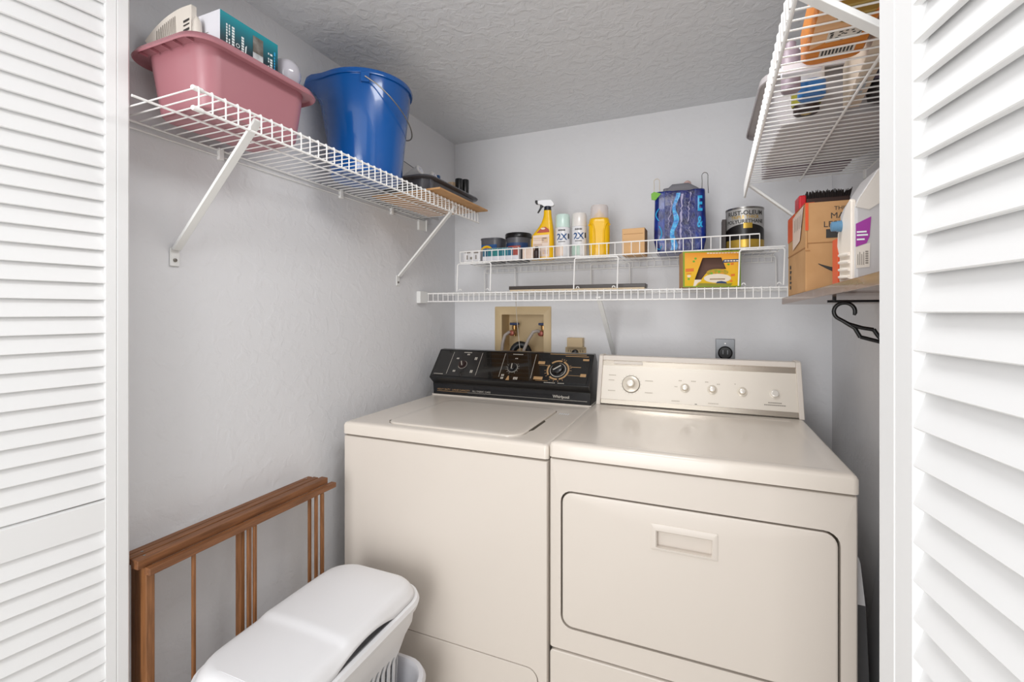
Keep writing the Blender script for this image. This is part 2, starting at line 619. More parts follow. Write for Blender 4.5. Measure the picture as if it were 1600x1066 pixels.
# shelf on the wall beside the drying rack: local x = out from wall, y along
ls = thing('wire_shelf', 'white wire shelf holding the pink tub and blue bucket', 'shelf', (XL, 0, 1.742))
DEP, Y0, Y1 = 0.306, 0.598, 1.862
wm = MB().tube([(0.006, 0, 0), (DEP, 0, 0), (DEP + 0.002, 0, -0.003), (DEP + 0.002, 0, -0.045)], 0.0018, 6).mesh('wire', M['wire'])
n = int(round((Y1 - Y0 - 0.012) / 0.0282))
for i in range(n + 1):
    inst('wire', wm, (0, Y0 + 0.006 + i * 0.0282, 0), ls)
for nm, x, z, r, y0 in (('front_rail', DEP - 0.002, -0.004, 0.003, Y0 - 0.003), ('lip_rail', DEP - 0.001, -0.045, 0.003, Y0), ('middle_rail', 0.155, -0.005, 0.0028, Y0 - 0.03), ('back_rail', 0.008, -0.004, 0.0028, Y0 - 0.03), ('back_rail', 0.006, -0.02, 0.002, Y0 - 0.03)):
    MB().tube([(x, y0, z), (x, Y1, z)], r, 8).build(nm, M['wire'], ls)
for x, z in ((DEP - 0.002, -0.004), (DEP - 0.001, -0.045)):
    MB().lathe([(0.0035, -0.006), (0.0052, -0.004), (0.0052, 0.014), (0.004, 0.017)], 10, (x, Y0, z), axis='y').build('end_cap', M['wire'], ls)
support(ls, (DEP - 0.004, 0.742, -0.012), (0.003, 0.742, -0.300), (0, 1, 0))
support(ls, (DEP - 0.004, 1.655, -0.012), (0.003, 1.668, -0.300), (0, 1, 0))
for y in (0.86, 1.32, 1.62):
    MB().box(0, 0.012, y - 0.008, y + 0.008, -0.03, 0.004).build('wall_clip', M['wire'], ls, bevel=0.003)
MB().box(0.0, 0.012, 1.82, 1.875, -0.062, -0.012).box(0.012, 0.02, 1.872, 1.877, -0.062, -0.008).build('end_bracket', M['bracket'], ls, bevel=0.002)

# shelf on the opposite wall
rs = thing('wire_shelf', 'white wire shelf above the brown board, crowded with packages', 'shelf', (0.133, 1.27, 1.748), R(-1.7))
DEP2 = 0.350
Y0, Y1 = -0.70, 0.565
wm2 = MB().tube([(DEP2, 0, 0), (0, 0, 0), (-0.002, 0, -0.003), (-0.002, 0, -0.044)], 0.0018, 6).mesh('wire', M['wire'])
n = int(round((Y1 - Y0 - 0.012) / 0.0282))
for i in range(n + 1):
    y = Y0 + 0.006 + i * 0.0282
    inst('wire', wm2, (0, y, 0), rs)
for nm, x, z, r in (('front_rail', 0.002, -0.004, 0.003), ('lip_rail', 0.001, -0.044, 0.003), ('middle_rail', 0.17, -0.005, 0.0028), ('back_rail', DEP2 - 0.004, -0.004, 0.0028)):
    MB().tube([(x, Y0, z), (x, Y1, z)], r, 8).build(nm, M['wire'], rs)
support(rs, (0.004, -0.54, -0.012), (0.362, -0.54, -0.31), (0, 1, 0), 0.022)
support(rs, (0.004, 0.50, -0.012), (0.338, 0.50, -0.31), (0, 1, 0), 0.022)
for y in (0.32, 0.52):
    MB().box(DEP2 - 0.012, DEP2, y - 0.008, y + 0.008, -0.03, 0.002).build('wall_clip', M['wire'], rs, bevel=0.003)

# low shelf along the back wall
bs = thing('wire_shelf', 'long white wire shelf running along the back wall', 'shelf', (0, YB, 1.383))
DEP3, X0, X1 = 0.308, -1.212, 0.482
wm3 = MB().tube([(0, -0.008, 0), (0, -DEP3, 0), (0, -DEP3 - 0.002, -0.003), (0, -DEP3 - 0.002, -0.042)], 0.0018, 6).mesh('wire', M['wire'])
n = int(round((X1 - X0 - 0.012) / 0.0272))
for i in range(n + 1):
    inst('wire', wm3, (X0 + 0.006 + i * 0.0272, 0, 0), bs)
for nm, y, z, r in (('front_rail', -DEP3 + 0.002, -0.004, 0.003), ('lip_rail', -DEP3 + 0.001, -0.042, 0.003), ('middle_rail', -0.155, -0.005, 0.0028), ('back_rail', -0.010, -0.004, 0.0028)):
    MB().tube([(X0, y, z), (X1, y, z)], r, 8).build(nm, M['wire'], bs)
MB().box(XL + 0.0005, XL + 0.022, -DEP3 - 0.058, -DEP3 + 0.004, -0.050, 0.006).build('end_bracket', M['bracket'], bs, bevel=0.002)
support(bs, (-0.387, -DEP3 + 0.004, -0.030), (-0.372, -0.003, -0.305), (1, 0, 0), 0.020)

# stacking rack standing on that shelf
rk = thing('stacking_rack', 'raised white wire rack standing on the long back shelf', 'rack', (0, 0, 1.3845))
ZD = 1.524 - 1.3845
FY, BY = 1.872, 2.150
wm4 = MB().tube([(0, BY, -0.030), (0, BY, 0), (0, FY, 0), (0, FY - 0.002, 0.003), (0, FY - 0.002, 0.046)], 0.0017, 6).mesh('wire', M['wire'])
wm5 = MB().tube([(0, BY, -0.030), (0, BY, 0), (0, FY, 0)], 0.0017, 6).mesh('wire', M['wire'])
xs = [-1.033 + i * 0.0325 for i in range(39)]
for x in xs:
    inst('wire', wm4, (x, 0, ZD + 0.004 * (x + 1.03)), rk)
for i in range(1, 4):
    x = xs[-1] + i * 0.0245
    inst('wire', wm5, (x, 0, ZD + 0.004), rk)
xe = xs[-1]
zt = lambda x: ZD + 0.004 * (x + 1.03)
for nm, y, z, r, a, b in (('top_rail', FY - 0.004, 0.046, 0.0026, xs[0], xe), ('front_rail', FY + 0.002, -0.003, 0.0028, xs[0], 0.283), ('middle_rail', 2.02, -0.004, 0.0024, xs[0], 0.283), ('back_rail', BY - 0.003, -0.003, 0.0024, xs[0], 0.283), ('back_lip_rail', BY + 0.003, -0.030, 0.0022, xs[0], 0.283)):
    MB().tube([(a, y, zt(a) + z), (b, y, zt(b) + z)], r, 8).build(nm, M['wire'], rk)


def legframe(x0, x1, y, spread):
    z = zt(x0) - 0.009
    p = [(x0 - spread, y, 0.003), (x0, y, z - 0.006), (x0 + 0.005, y, z), (x1 - 0.005, y, z), (x1, y, z - 0.006), (x1 - spread, y, 0.003)]
    b = MB().tube(p, 0.0028, 8)
    for xc in (x0 + 0.013, x1 - 0.018):
        b.tube([(xc + 0.006 * math.cos(a), y, 0.006 + 0.007 * math.sin(a)) for a in [PI * k / 6 for k in range(7)]], 0.0018, 6)
    b.build('leg_frame', M['wire'], rk)


for x0, x1 in ((-1.048, -0.876), (-0.487, -0.306), (0.137, 0.282)):
    legframe(x0, x1, FY + 0.002, 0.004)
    legframe(x0 + 0.008, x1 + 0.008, BY - 0.004, -0.002)


# ------------------------------------------------------------------ washer
ws = thing('washing_machine', 'almond top-loading washing machine with a black control console', 'washer', (-0.784, 1.6, 0))
x0, x1, yf, yb = -1.163, -0.406, 1.260, 1.950
cb = MB()
out = rb(x0, x1, 0.03, 0.858, 0.004)
hol = rb(-1.13, -0.436, 0.05, 0.243, 0.035)
ins = rb(x0 + 0.005, x1 - 0.005, 0.035, 0.855, 0.004)
cb.loft([xz(out, yb), xz(out, yf + 0.008), xz(ins, yf), xz(hol, yf), xz(hol, yf + 0.012)])
cb.build('cabinet', M['cream'], ws, world=True, smooth=50)
MB().box(x0 + 0.008, x1 - 0.008, yf + 0.012, yb - 0.01, 0.84, 0.866).build('seam', M['gap'], ws, world=True)
pn = MB()
p0, p1 = rb(-1.1265, -0.4395, 0.0535, 0.2393, 0.0325), rb(-1.1245, -0.4415, 0.0555, 0.2373, 0.031)
pn.loft([xz(p0, yf + 0.0115), xz(p0, yf + 0.002), xz(p1, yf)])
MB().loft([xz(rb(-1.1295, -0.4365, 0.0505, 0.2425, 0.035), yf + 0.0112), xz(rb(-1.1295, -0.4365, 0.0505, 0.2425, 0.035), yf + 0.0118)]).build('panel_gap_shade', M['gap'], ws, world=True)  # dark sheet behind the panel, paints shade into its gap
pn.build('access_panel', M['cream'], ws, world=True, smooth=50)
tp = MB()
ztp = 0.9045
lx0, lx1, ly0, ly1 = -1.020, -0.508, 1.293, 1.735
o_ = rb(x0 - 0.002, x1 + 0.001, yf - 0.003, yb, 0.012)
o2 = rb(x0 + 0.002, x1 - 0.003, yf + 0.001, yb, 0.011)
o3 = rb(x0 + 0.010, x1 - 0.011, yf + 0.009, yb, 0.010)
h1 = rb(lx0, lx1, ly0, ly1, 0.055)
h2 = rb(lx0 + 0.002, lx1 - 0.002, ly0 + 0.002, ly1 - 0.002, 0.053)
tp.loft([xy(o_, 0.863), xy(o_, ztp - 0.011), xy(o2, ztp - 0.004), xy(o3, ztp), xy(h1, ztp), xy(h2, ztp - 0.012)], True, True)
tp.build('top', M['cream_top'], ws, world=True, smooth=60)
ld = MB()
g = 0.0035
l0 = rb(lx0 + g, lx1 - g, ly0 + g, ly1 - g, 0.052)
l1 = rb(lx0 + g + 0.004, lx1 - g - 0.004, ly0 + g + 0.004, ly1 - g - 0.004, 0.05)
l2 = rb(lx0 + 0.03, lx1 - 0.03, ly0 + 0.03, ly1 - 0.03, 0.045)
ld.loft([xy(l0, ztp - 0.0115), xy(l0, ztp + 0.002), xy(l1, ztp + 0.0052), xy(l2, ztp + 0.0045)])
lid = ld.build('lid', M['cream_top'], ws, world=True, smooth=60)
fr = MB().prism([(-0.5145, 1.385), (-0.5095, 1.385), (-0.5015, 1.40), (-0.5015, 1.525), (-0.5095, 1.54), (-0.5145, 1.54)], 'z', ztp - 0.0005, ztp + 0.0012)
fr.build('finger_recess_shade', M['gap'], ws, world=True)  # dark raised strip painting the shade of the finger recess
fr = MB().prism([(-1.0205, 1.33), (-1.0155, 1.33), (-1.0155, 1.42), (-1.0205, 1.42)], 'z', ztp - 0.0005, ztp + 0.0008)
fr.build('lid_slot_shade', M['gap'], ws, world=True)  # dark strip painting the shade of the slot beside the lid
st = MB()
for k in range(5):
    st.quad((-0.492 + k * 0.008, 1.655, ztp + 0.0004), (1, 0, 0), (0, 1, 0), 0, 0.005, 0, 0.02)
st.build('embossed_mark', M['white_p'], ws, world=True)
# black console: profile in (y, z)
cx0, cx1 = -1.157, -0.410
prof = [(1.838, 0.907), (1.834, 0.962), (1.800, 0.990), (1.902, 1.112), (1.935, 1.114), (1.972, 1.074), (1.952, 0.907)]
con = MB().prism(prof, 'x', cx0, cx1).build('console', M['black'], ws, world=True, bevel=0.003)
MB().box(cx0 - 0.004, cx1 + 0.004, 1.831, 1.950, 0.9046, 0.909).build('console_base', M['cream'], ws, world=True)
U = Vector((1, 0, 0))
V = Vector((0, 0.102, 0.122)).normalized()
NS = U.cross(V).normalized()
SO = Vector((0, 1.800, 0.990))                              # bottom edge of the sloped face
if NS.y > 0:
    NS = -NS
SL = 0.159


def sp(x, t, d=0.0):
    return SO + U * x + V * (SL * t) + NS * d


pl = MB()
q = rb(cx0 + 0.010, cx1 - 0.012, 0.012, 0.150, 0.004, 2)
pl.loft([[tuple(SO + U * a + V * b + NS * 0.0003) for a, b in q], [tuple(SO + U * a + V * b + NS * 0.0022) for a, b in q]])
pl.build('control_panel', M['gloss'], ws, world=True)
# lower face: navy plate and lettering
VL = Vector((0, -0.004, 0.055)).normalized()
LO = Vector((0, 1.838, 0.907))
NL = Vector((0, -1, -0.07)).normalized()
lp = MB()
q = rb(cx0 + 0.006, cx1 - 0.006, 0.006, 0.050, 0.003, 2)
lp.loft([[tuple(LO + U * a + VL * b + NL * 0.0004) for a, b in q], [tuple(LO + U * a + VL * b + NL * 0.0015) for a, b in q]])
lp.build('lower_plate', M['navy'], ws, world=True)
ln = MB()
lf = lambda cx, cz: (lambda x, y: tuple(LO + U * (cx + x) + VL * (cz + y) + NL * 0.002))
ln.text('HEAVY DUTY   LARGE CAPACITY', 0.0115, lf(-1.048, 0.0255))
ln.quad(LO + NL * 0.0019, U, VL, -1.135, -0.975, 0.0165, 0.0182)
ln.build('lettering', M['copper'], ws, world=True)
ln = MB()
ln.text('ALL FABRIC CARE', 0.0115, lf(-0.905, 0.0255))
ln.text('*Whirlpool', 0.017, lf(-0.535, 0.0295))
ln.quad(LO + NL * 0.0019, U, VL, -0.975, -0.425, 0.0165, 0.0178)
ln.build('lettering', M['silverline'], ws, world=True)


def dial_marks(mb, cx, ct, r, angs, length=0.006, wd=0.0012):
    for a in angs:
        d = U * math.cos(a) + V * math.sin(a)
        e = U * -math.sin(a) + V * math.cos(a)
        c = sp(cx, ct, 0.0027) + d * r
        mb.add([c + e * wd / 2, c + d * length + e * wd / 2, c + d * length - e * wd / 2, c - e * wd / 2], [(0, 1, 2, 3)])


def ringplate(mb, cx, ct, r0, r1, d=0.0027, a0=0.0, a1=2 * PI, n=32, mi=0):
    A = [a0 + (a1 - a0) * i / n for i in range(n + 1)]
    c = sp(cx, ct, d)
    v = [tuple(c + (U * math.cos(a) + V * math.sin(a)) * r) for a in A for r in (r0, r1)]
    mb.add(v, [(2 * i, 2 * i + 1, 2 * i + 3, 2 * i + 2) for i in range(n)], mi)


def slope_knob(name, cx, ct, r, h, parent, ring, pointer, colr=None):
    mb = MB()
    c = sp(cx, ct, 0.0023)
    n = 28
    rg = lambda rad, d: [tuple(c + NS * d + (U * math.cos(2 * PI * i / n) + V * math.sin(2 * PI * i / n)) * rad) for i in range(n)]
    mb.loft([rg(r, 0), rg(r, 0.004), rg(r * 0.8, 0.005), rg(r * 0.74, h), rg(r * 0.66, h + 0.0015)])
    k = mb.build(name, M['black'] if colr is None else colr, parent, world=True, smooth=35)
    m2 = MB()
    ringplate(m2, cx, ct, r * 0.90, r * 1.10, 0.0030)
    a = pointer
    d = U * math.cos(a) + V * math.sin(a)
    e = U * -math.sin(a) + V * math.cos(a)
    p = c + NS * (h + 0.0018)
    wd = r * 0.09
    m2.add([p - d * (r * 0.6) + e * wd, p + d * (r * 0.62) + e * wd, p + d * (r * 0.62) - e * wd, p - d * (r * 0.6) - e * wd], [(0, 1, 2, 3)])
    kk = m2.build('knob_ring', ring, parent, world=True, smooth=None)
    kk.parent = k
    return k


slope_knob('knob', -1.006, 0.47, 0.0200, 0.013, ws, M['silverline'], R(115), M['umber'])
slope_knob('knob', -0.757, 0.45, 0.0215, 0.014, ws, M['silverline'], R(95))
slope_knob('timer_knob', -0.551, 0.45, 0.0315, 0.018, ws, M['silverline'], R(38))
mk = MB()
for px_, t0, t1 in ((-1.074, 0.14, 0.90), (-0.925, 0.14, 0.90), (-0.811, 0.14, 0.92), (-0.664, 0.14, 0.92)):
    mk.add([sp(px_, t0, 0.0026), sp(px_ + 0.0018, t0, 0.0026), sp(px_ + 0.0018, t1, 0.0026), sp(px_, t1, 0.0026)], [(0, 1, 2, 3)])
dial_marks(mk, -0.757, 0.45, 0.0255, [R(a) for a in (-110, -60, -30, -5, 20, 45, 150, 175, 200, 225)])
rects = [(-1.02, 0.90, 0.045, 0.03), (-1.0, 0.83, 0.014, 0.05), (-1.048, 0.68, 0.018, 0.05), (-0.955, 0.70, 0.014, 0.09), (-1.045, 0.25, 0.014, 0.06), (-0.957, 0.26, 0.016, 0.09), (-1.138, 0.13, 0.05, 0.022),
         (-0.772, 0.90, 0.05, 0.025), (-0.757, 0.76, 0.02, 0.03), (-0.80, 0.2, 0.018, 0.06), (-0.80, 0.11, 0.014, 0.06), (-0.741, 0.12, 0.024, 0.08), (-0.60, 0.05, 0.052, 0.022), (-0.54, 0.05, 0.03, 0.022)]
for x, t, a, b in rects:
    k = max(1, int(a / 0.007))
    for i in range(k):
        xx = x + i * 0.007
        mk.add([sp(xx, t - b / 2, 0.0026), sp(xx + 0.0052, t - b / 2, 0.0026), sp(xx + 0.0052, t + b / 2, 0.0026), sp(xx, t + b / 2, 0.0026)], [(0, 1, 2, 3)])
mk.build('panel_print', M['silverline'], ws, world=True, smooth=None)
mk = MB()
for a0, a1 in ((-75, 65), (75, 135), (150, 215), (228, 275)):
    ringplate(mk, -0.551, 0.45, 0.0415, 0.0490, 0.0027, R(a0), R(a1), 14)
dial_marks(mk, -0.551, 0.45, 0.0515, [R(a) for a in (0, 12, 25, 60, 70, 80, 160, 185, 200, 215, 240, 260, 280, 300)], 0.007, 0.002)
for x, t, a, b in ((-0.645, 0.66, 0.03, 0.09), (-0.65, 0.17, 0.04, 0.09), (-0.452, 0.80, 0.026, 0.06), (-0.452, 0.32, 0.024, 0.09), (-0.60, 0.955, 0.16, 0.018), (-0.53, 0.90, 0.10, 0.018), (-0.64, 0.58, 0.05, 0.010), (-0.64, 0.10, 0.055, 0.010), (-0.50, 0.56, 0.045, 0.018), (-0.505, 0.30, 0.055, 0.010)):
    mk.add([sp(x, t - b / 2, 0.0026), sp(x + a, t - b / 2, 0.0026), sp(x + a, t + b / 2, 0.0026), sp(x, t + b / 2, 0.0026)], [(0, 1, 2, 3)])
mk.add([sp(-0.775, 0.05, 0.0026), sp(-0.758, 0.05, 0.0026), sp(-0.764, 0.19, 0.0026), sp(-0.768, 0.19, 0.0026)], [(0, 1, 2, 3)])
mk.build('panel_print', M['copper'], ws, world=True, smooth=None)

# ------------------------------------------------------------------ dryer
dr = thing('clothes_dryer', 'almond front-loading clothes dryer with an ivory knob console', 'dryer', (-0.034, 1.6, 0))
x0, x1 = -0.402, 0.335
cb = MB()
out = rb(x0, x1, 0.3205, 0.869, 0.006)
ins = rb(x0 + 0.005, x1 - 0.005, 0.3245, 0.866, 0.006)
hol = rb(-0.3685, 0.3015, 0.3885, 0.7805, 0.033)
cb.loft([xz(out, yb), xz(out, yf + 0.006), xz(ins, yf), xz(hol, yf), xz(hol, yf + 0.032)])
dcab = cb.build('cabinet', M['cream'], dr, world=True, smooth=50)
MB().box(x0 + 0.008, x1 - 0.008, yf + 0.010, yb - 0.01, 0.85, 0.876).box(x0 + 0.004, x1 - 0.004, yf + 0.012, yb, 0.0, 0.325).build('seam', M['gap'], dr, world=True)
MB().loft([xz(rb(-0.3675, 0.3005, 0.3895, 0.7795, 0.032), yf + 0.0145), xz(rb(-0.3675, 0.3005, 0.3895, 0.7795, 0.032), yf + 0.018)]).build('door_gap_shade', M['gap'], dr, world=True)  # dark sheet behind the door, paints shade into the gap around it
tk = MB()
q0, q1 = rb(x0 + 0.001, x1 - 0.001, 0.02, 0.3165, 0.014), rb(x0 + 0.005, x1 - 0.005, 0.024, 0.3125, 0.012)
tk.loft([xz(q0, yf + 0.012), xz(q0, yf + 0.003), xz(q1, yf - 0.0005)])
tk.build('toe_panel', M['cream'], dr, world=True, smooth=50)
tp = MB()
zdt = 0.9165
o_ = rb(x0 - 0.001, x1 + 0.003, yf - 0.004, yb, 0.014)
o2 = rb(x0 + 0.003, x1 - 0.001, yf, yb, 0.012)
o3 = rb(x0 + 0.011, x1 - 0.009, yf + 0.009, yb, 0.010)
h1 = rb(x0 + 0.034, x1 - 0.042, yf + 0.030, 1.812, 0.012)
h2 = rb(x0 + 0.041, x1 - 0.049, yf + 0.037, 1.806, 0.010)
tp.loft([xy(o_, 0.873), xy(o_, zdt - 0.011), xy(o2, zdt - 0.004), xy(o3, zdt), xy(h1, zdt), xy(h2, zdt - 0.0035)])
tp.build('top', M['cream_top'], dr, world=True, smooth=60)
# door with a recessed pull
dx0, dx1, dz0, dz1 = -0.363, 0.296, 0.394, 0.775
dd = MB()
d0 = rb(dx0, dx1, dz0, dz1, 0.029)
d1 = rb(dx0 + 0.005, dx1 - 0.005, dz0 + 0.005, dz1 - 0.005, 0.026)
hd = rb(-0.108, 0.032, 0.668, 0.716, 0.002)
dd.loft([xz(hd, yf + 0.0135), xz(d0, yf + 0.0135), xz(d0, yf + 0.001), xz(d1, yf - 0.003), xz(hd, yf - 0.003), xz(hd, yf + 0.0135)], False, False)
door = dd.build('door', M['cream'], dr, world=True, smooth=50)
hh = MB()
a_ = rb(-0.120, 0.043, 0.662, 0.731, 0.003)
b_ = rb(-0.118, 0.041, 0.664, 0.729, 0.003)
c_ = rb(-0.107, 0.031, 0.669, 0.714, 0.002)
d_ = rb(-0.104, 0.028, 0.6690, 0.711, 0.002)
e_ = rb(-0.099, 0.023, 0.672, 0.706, 0.002)
hh.loft([xz(a_, yf - 0.0028), xz(a_, yf - 0.0045), xz(b_, yf - 0.0055), xz(c_, yf - 0.0055), xz(d_, yf - 0.002), xz(d_, yf + 0.0135)], False, True)
ho = hh.build('handle', M['cream'], dr, world=True, smooth=30)
ho.parent = door
# console: end caps, frame bars, pearl panel
cyb, cyt, czb, czt = 1.845, 1.912, 0.914, 1.108
capp = [(cyb - 0.008, 0.9165), (cyt - 0.008, czt), (cyt, czt + 0.005), (1.972, czt + 0.004), (1.972, 0.9165)]
for a, b in ((-0.389, -0.372), (0.320, 0.337)):
    MB().prism(capp, 'x', a, b).build('console_end', M['cream'], dr, world=True, bevel=0.003)
cs = lambda t, d=0.0: (cyb + (cyt - cyb) * t - d * 0.945, czb + (czt - czb) * t + d * 0.327 * 0 + d * 0.33)
body = [cs(0.0, -0.006), cs(1.0, -0.006), (1.965, czt), (1.965, 0.917), (cyb + 0.01, 0.917)]
MB().prism(body, 'x', -0.374, 0.322).build('console_body', M['cream'], dr, world=True)
DU = Vector((1, 0, 0))
DV = Vector((0, cyt - cyb, czt - czb)).normalized()
DN = DU.cross(DV).normalized()
if DN.y > 0:
    DN = -DN
DL = math.hypot(cyt - cyb, czt - czb)
dp = lambda x, t, d=0.0: Vector((0, cyb, czb)) + DU * x + DV * (t * DL) + DN * d


def dstrip(t0, t1, d0, d1, m, nm, xa=-0.372, xb=0.320, bev=0.0):
    b = MB()
    b.loft([[tuple(dp(x, t, d)) for x, t in ((xa, t0), (xb, t0), (xb, t1), (xa, t1))] for d in (d0, d1)])
    return b.build(nm, m, dr, world=True, bevel=bev)


dstrip(0.905, 1.0, -0.004, 0.006, M['cream'], 'console_top_bar', bev=0.0015)
dstrip(0.80, 0.905, -0.0055, -0.001, M['chrome'], 'upper_band')  # darker satin band between top bar and panel
dstrip(0.125, 0.80, -0.0055, -0.0005, M['panelpearl'], 'control_panel')
dstrip(0.035, 0.125, -0.004, 0.003, M['chrome'], 'lower_trim', bev=0.0015)
dstrip(0.0, 0.028, -0.0055, 0.001, M['gap'], 'console_foot')
dstrip(0.835, 0.892, -0.001, 0.004, M['cream'], 'light_cover', -0.327, -0.213, 0.001)


def dial(cx, ct, r, skirt, big):
    n = 28
    c = dp(cx, ct, 0.0)
    rg = lambda rad, d: [tuple(c + DN * d + (DU * math.cos(2 * PI * i / n) + DV * math.sin(2 * PI * i / n)) * rad) for i in range(n)]
    b = MB()
    if big:
        b.loft([rg(skirt, 0), rg(skirt, 0.003), rg(skirt * 0.94, 0.006), rg(skirt * 0.6, 0.008), rg(r * 1.02, 0.010), rg(r * 0.92, 0.026), rg(r * 0.8, 0.028)])
    else:
        b.loft([rg(skirt, 0), rg(skirt, 0.002), rg(r * 1.05, 0.004), rg(r * 0.93, 0.016), rg(r * 0.8, 0.018)])
    k = b.build('dial' if big else 'knob', M['knob'], dr, world=True, smooth=30)
    h = 0.028 if big else 0.018
    t = MB().loft([rg(r * 0.72, h - 0.001), rg(r * 0.70, h + 0.001), rg(r * 0.55, h + 0.0014)])
    o = t.build('knob_cap', M['knobtop'], dr, world=True)
    o.parent = k
    if big:
        t = MB().loft([rg(skirt * 1.05, 0.0), rg(skirt * 1.05, 0.001)])
        o = t.build('dial_ring', M['gap'], dr, world=True)
        o.parent = k


dial(-0.255, 0.445, 0.0160, 0.0335, True)
for x, t in ((-0.052, 0.43), (0.044, 0.43), (0.145, 0.425)):
    dial(x, t, 0.0115, 0.0175, False)
b = MB()
c = dp(0.249, 0.42)
rg = lambda rad, d: [tuple(c + DN * d + (DU * math.cos(2 * PI * i / 24) + DV * math.sin(2 * PI * i / 24)) * rad) for i in range(24)]
b.loft([rg(0.0135, 0), rg(0.0135, 0.009), rg(0.0125, 0.013), rg(0.009, 0.0145)])
b.build('start_button', M['knobtop'], dr, world=True, smooth=60)
mk = MB()
for (x, t, a) in ((-0.345, 0.60, 0.03), (-0.345, 0.50, 0.025), (-0.345, 0.29, 0.035), (-0.20, 0.29, 0.035), (-0.20, 0.52, 0.03), (-0.075, 0.56, 0.012), (-0.03, 0.56, 0.02), (-0.09, 0.44, 0.012), (0.02, 0.56, 0.012), (0.06, 0.53, 0.012), (0.12, 0.55, 0.01), (-0.10, 0.17, 0.03), (0.03, 0.17, 0.04)):
    for i in range(max(1, int(a / 0.006))):
        mk.add([dp(x + i * 0.006, t, 0.0006), dp(x + i * 0.006 + 0.0045, t, 0.0006), dp(x + i * 0.006 + 0.0045, t + 0.015, 0.0006), dp(x + i * 0.006, t + 0.015, 0.0006)], [(0, 1, 2, 3)])
for a in range(0, 360, 20):
    for cx, ct, r in ((-0.255, 0.445, 0.037),):
        d = DU * math.cos(R(a)) + DV * math.sin(R(a))
        e = DU * -math.sin(R(a)) + DV * math.cos(R(a))
        p = dp(cx, ct, 0.0006) + d * r
        mk.add([p + e * 0.0006, p + d * 0.004 + e * 0.0006, p + d * 0.004 - e * 0.0006, p - e * 0.0006], [(0, 1, 2, 3)])
mk.build('panel_print', mat('faint_print', '#bdb3a4', 0.5), dr, world=True, smooth=None)
mk = MB()
for x, t, k in ((0.228, 0.255, 7), (0.215, 0.215, 11)):
    for i in range(k):
        mk.add([dp(x + i * 0.0062, t, 0.0006), dp(x + i * 0.0062 + 0.005, t, 0.0006), dp(x + i * 0.0062 + 0.005, t + 0.016, 0.0006), dp(x + i * 0.0062, t + 0.016, 0.0006)], [(0, 1, 2, 3)])
mk.add([dp(-0.017, 0.137, 0.0006), dp(-0.009, 0.137, 0.0006), dp(-0.009, 0.152, 0.0006), dp(-0.017, 0.152, 0.0006)], [(0, 1, 2, 3)])
mk.build('panel_print', M['ink_l'], dr, world=True, smooth=None)

# ------------------------------------------------------------------ hamper standing in a low basket
bk = thing('laundry_basket', 'pale grey low laundry basket under the lidded hamper', 'basket', (-0.905, 0.905, 0))
bx = lambda i: rb(-1.095 + i, -0.722 - i, 0.655 + i, 1.158 - i, 0.085 - i * 0.4, 7)
b = MB()
b.loft([xy(bx(0.030), 0.0), xy(bx(0.026), 0.01), xy(bx(0.012), 0.215), xy(bx(0.0), 0.222), xy(bx(-0.004), 0.235), xy(bx(0.002), 0.248), xy(bx(0.012), 0.248), xy(bx(0.018), 0.236), xy(bx(0.033), 0.012)])
bko = b.build('basket_shell', M['white_p2'], bk, world=True, smooth=50)
hm = thing('laundry_hamper', 'white plastic hamper with a hinged lid beside the washer', 'hamper', (-0.91, 0.905, 0.013))
hx = lambda i, r=0.08: rb(-1.082 + i, -0.748 - i, 0.640 + i, 1.172 - i, r, 8)
b = MB()
zr = 0.462
prof = [(0.062, 0.016), (0.058, 0.022), (0.050, 0.30), (0.030, 0.365), (0.016, 0.395), (0.012, zr - 0.03), (0.004, zr - 0.026), (0.0, zr - 0.012), (0.004, zr), (0.014, zr + 0.002), (0.024, zr - 0.004), (0.026, zr - 0.03), (0.034, 0.372), (0.054, 0.305), (0.066, 0.03)]
b.loft([xy(hx(i, 0.085 - i * 0.4), z) for i, z in prof])
body = b.build('hamper_body', M['white_p'], hm, world=True, smooth=40)
ct = MB()
loc = WM[hm.name].inverted()
for y in [0.74 + 0.024 * k for k in range(15)]:
    k = abs(y - 0.91) / 0.17
    hgt = 0.315 + 0.025 * (1 - k * k)
    pts = [(y - 0.0065, 0.12), (y + 0.0065, 0.12), (y + 0.0065, hgt - 0.006), (y + 0.003, hgt), (y - 0.003, hgt), (y - 0.0065, hgt - 0.006)]
    ct.prism(pts, 'x', -0.86, -0.74)
ct.v = [tuple(loc @ Vector(p)) for p in ct.v]
boolcut(body, ct)
# lid: crowned sheet with an arched hand opening on the side and a hinge ridge
b = MB()


def lid_z(x, y):
    s = min(1.0, max(0.0, (0.862 - y) / 0.030))
    s = s * s * (3 - 2 * s)
    z = zr + 0.048 - 0.006 * s
    if y < 0.85:
        z -= 0.045 * (0.85 - y)
    z -= 0.018 * ((x + 0.915) / 0.17) ** 2 * 0.5
    z -= 0.020 * max(0.0, (y - 1.02) / 0.15) ** 2
    return z


def arch(x, y):
    if x < -0.80:
        return 0.0
    t = (y - 0.905) / 0.105
    return 0.019 * max(0.0, 1 - t * t) ** 1.0 if abs(t) < 1 else 0.0


lidm = MB()


def side_points(i, rad):
    """rounded rectangle with its straight sides subdivided"""
    pts = rb(-1.074 + i, -0.756 - i, 0.648 + i, 1.164 - i, rad, 8)
    outp = []
    for k in range(len(pts)):
        p, q = pts[k], pts[(k + 1) % len(pts)]
        d = math.hypot(q[0] - p[0], q[1] - p[1])
        m = 1
        if k == 17 or k == 35:
            m = 44
        for j in range(m):
            outp.append((p[0] + (q[0] - p[0]) * j / m, p[1] + (q[1] - p[1]) * j / m))
    return outp


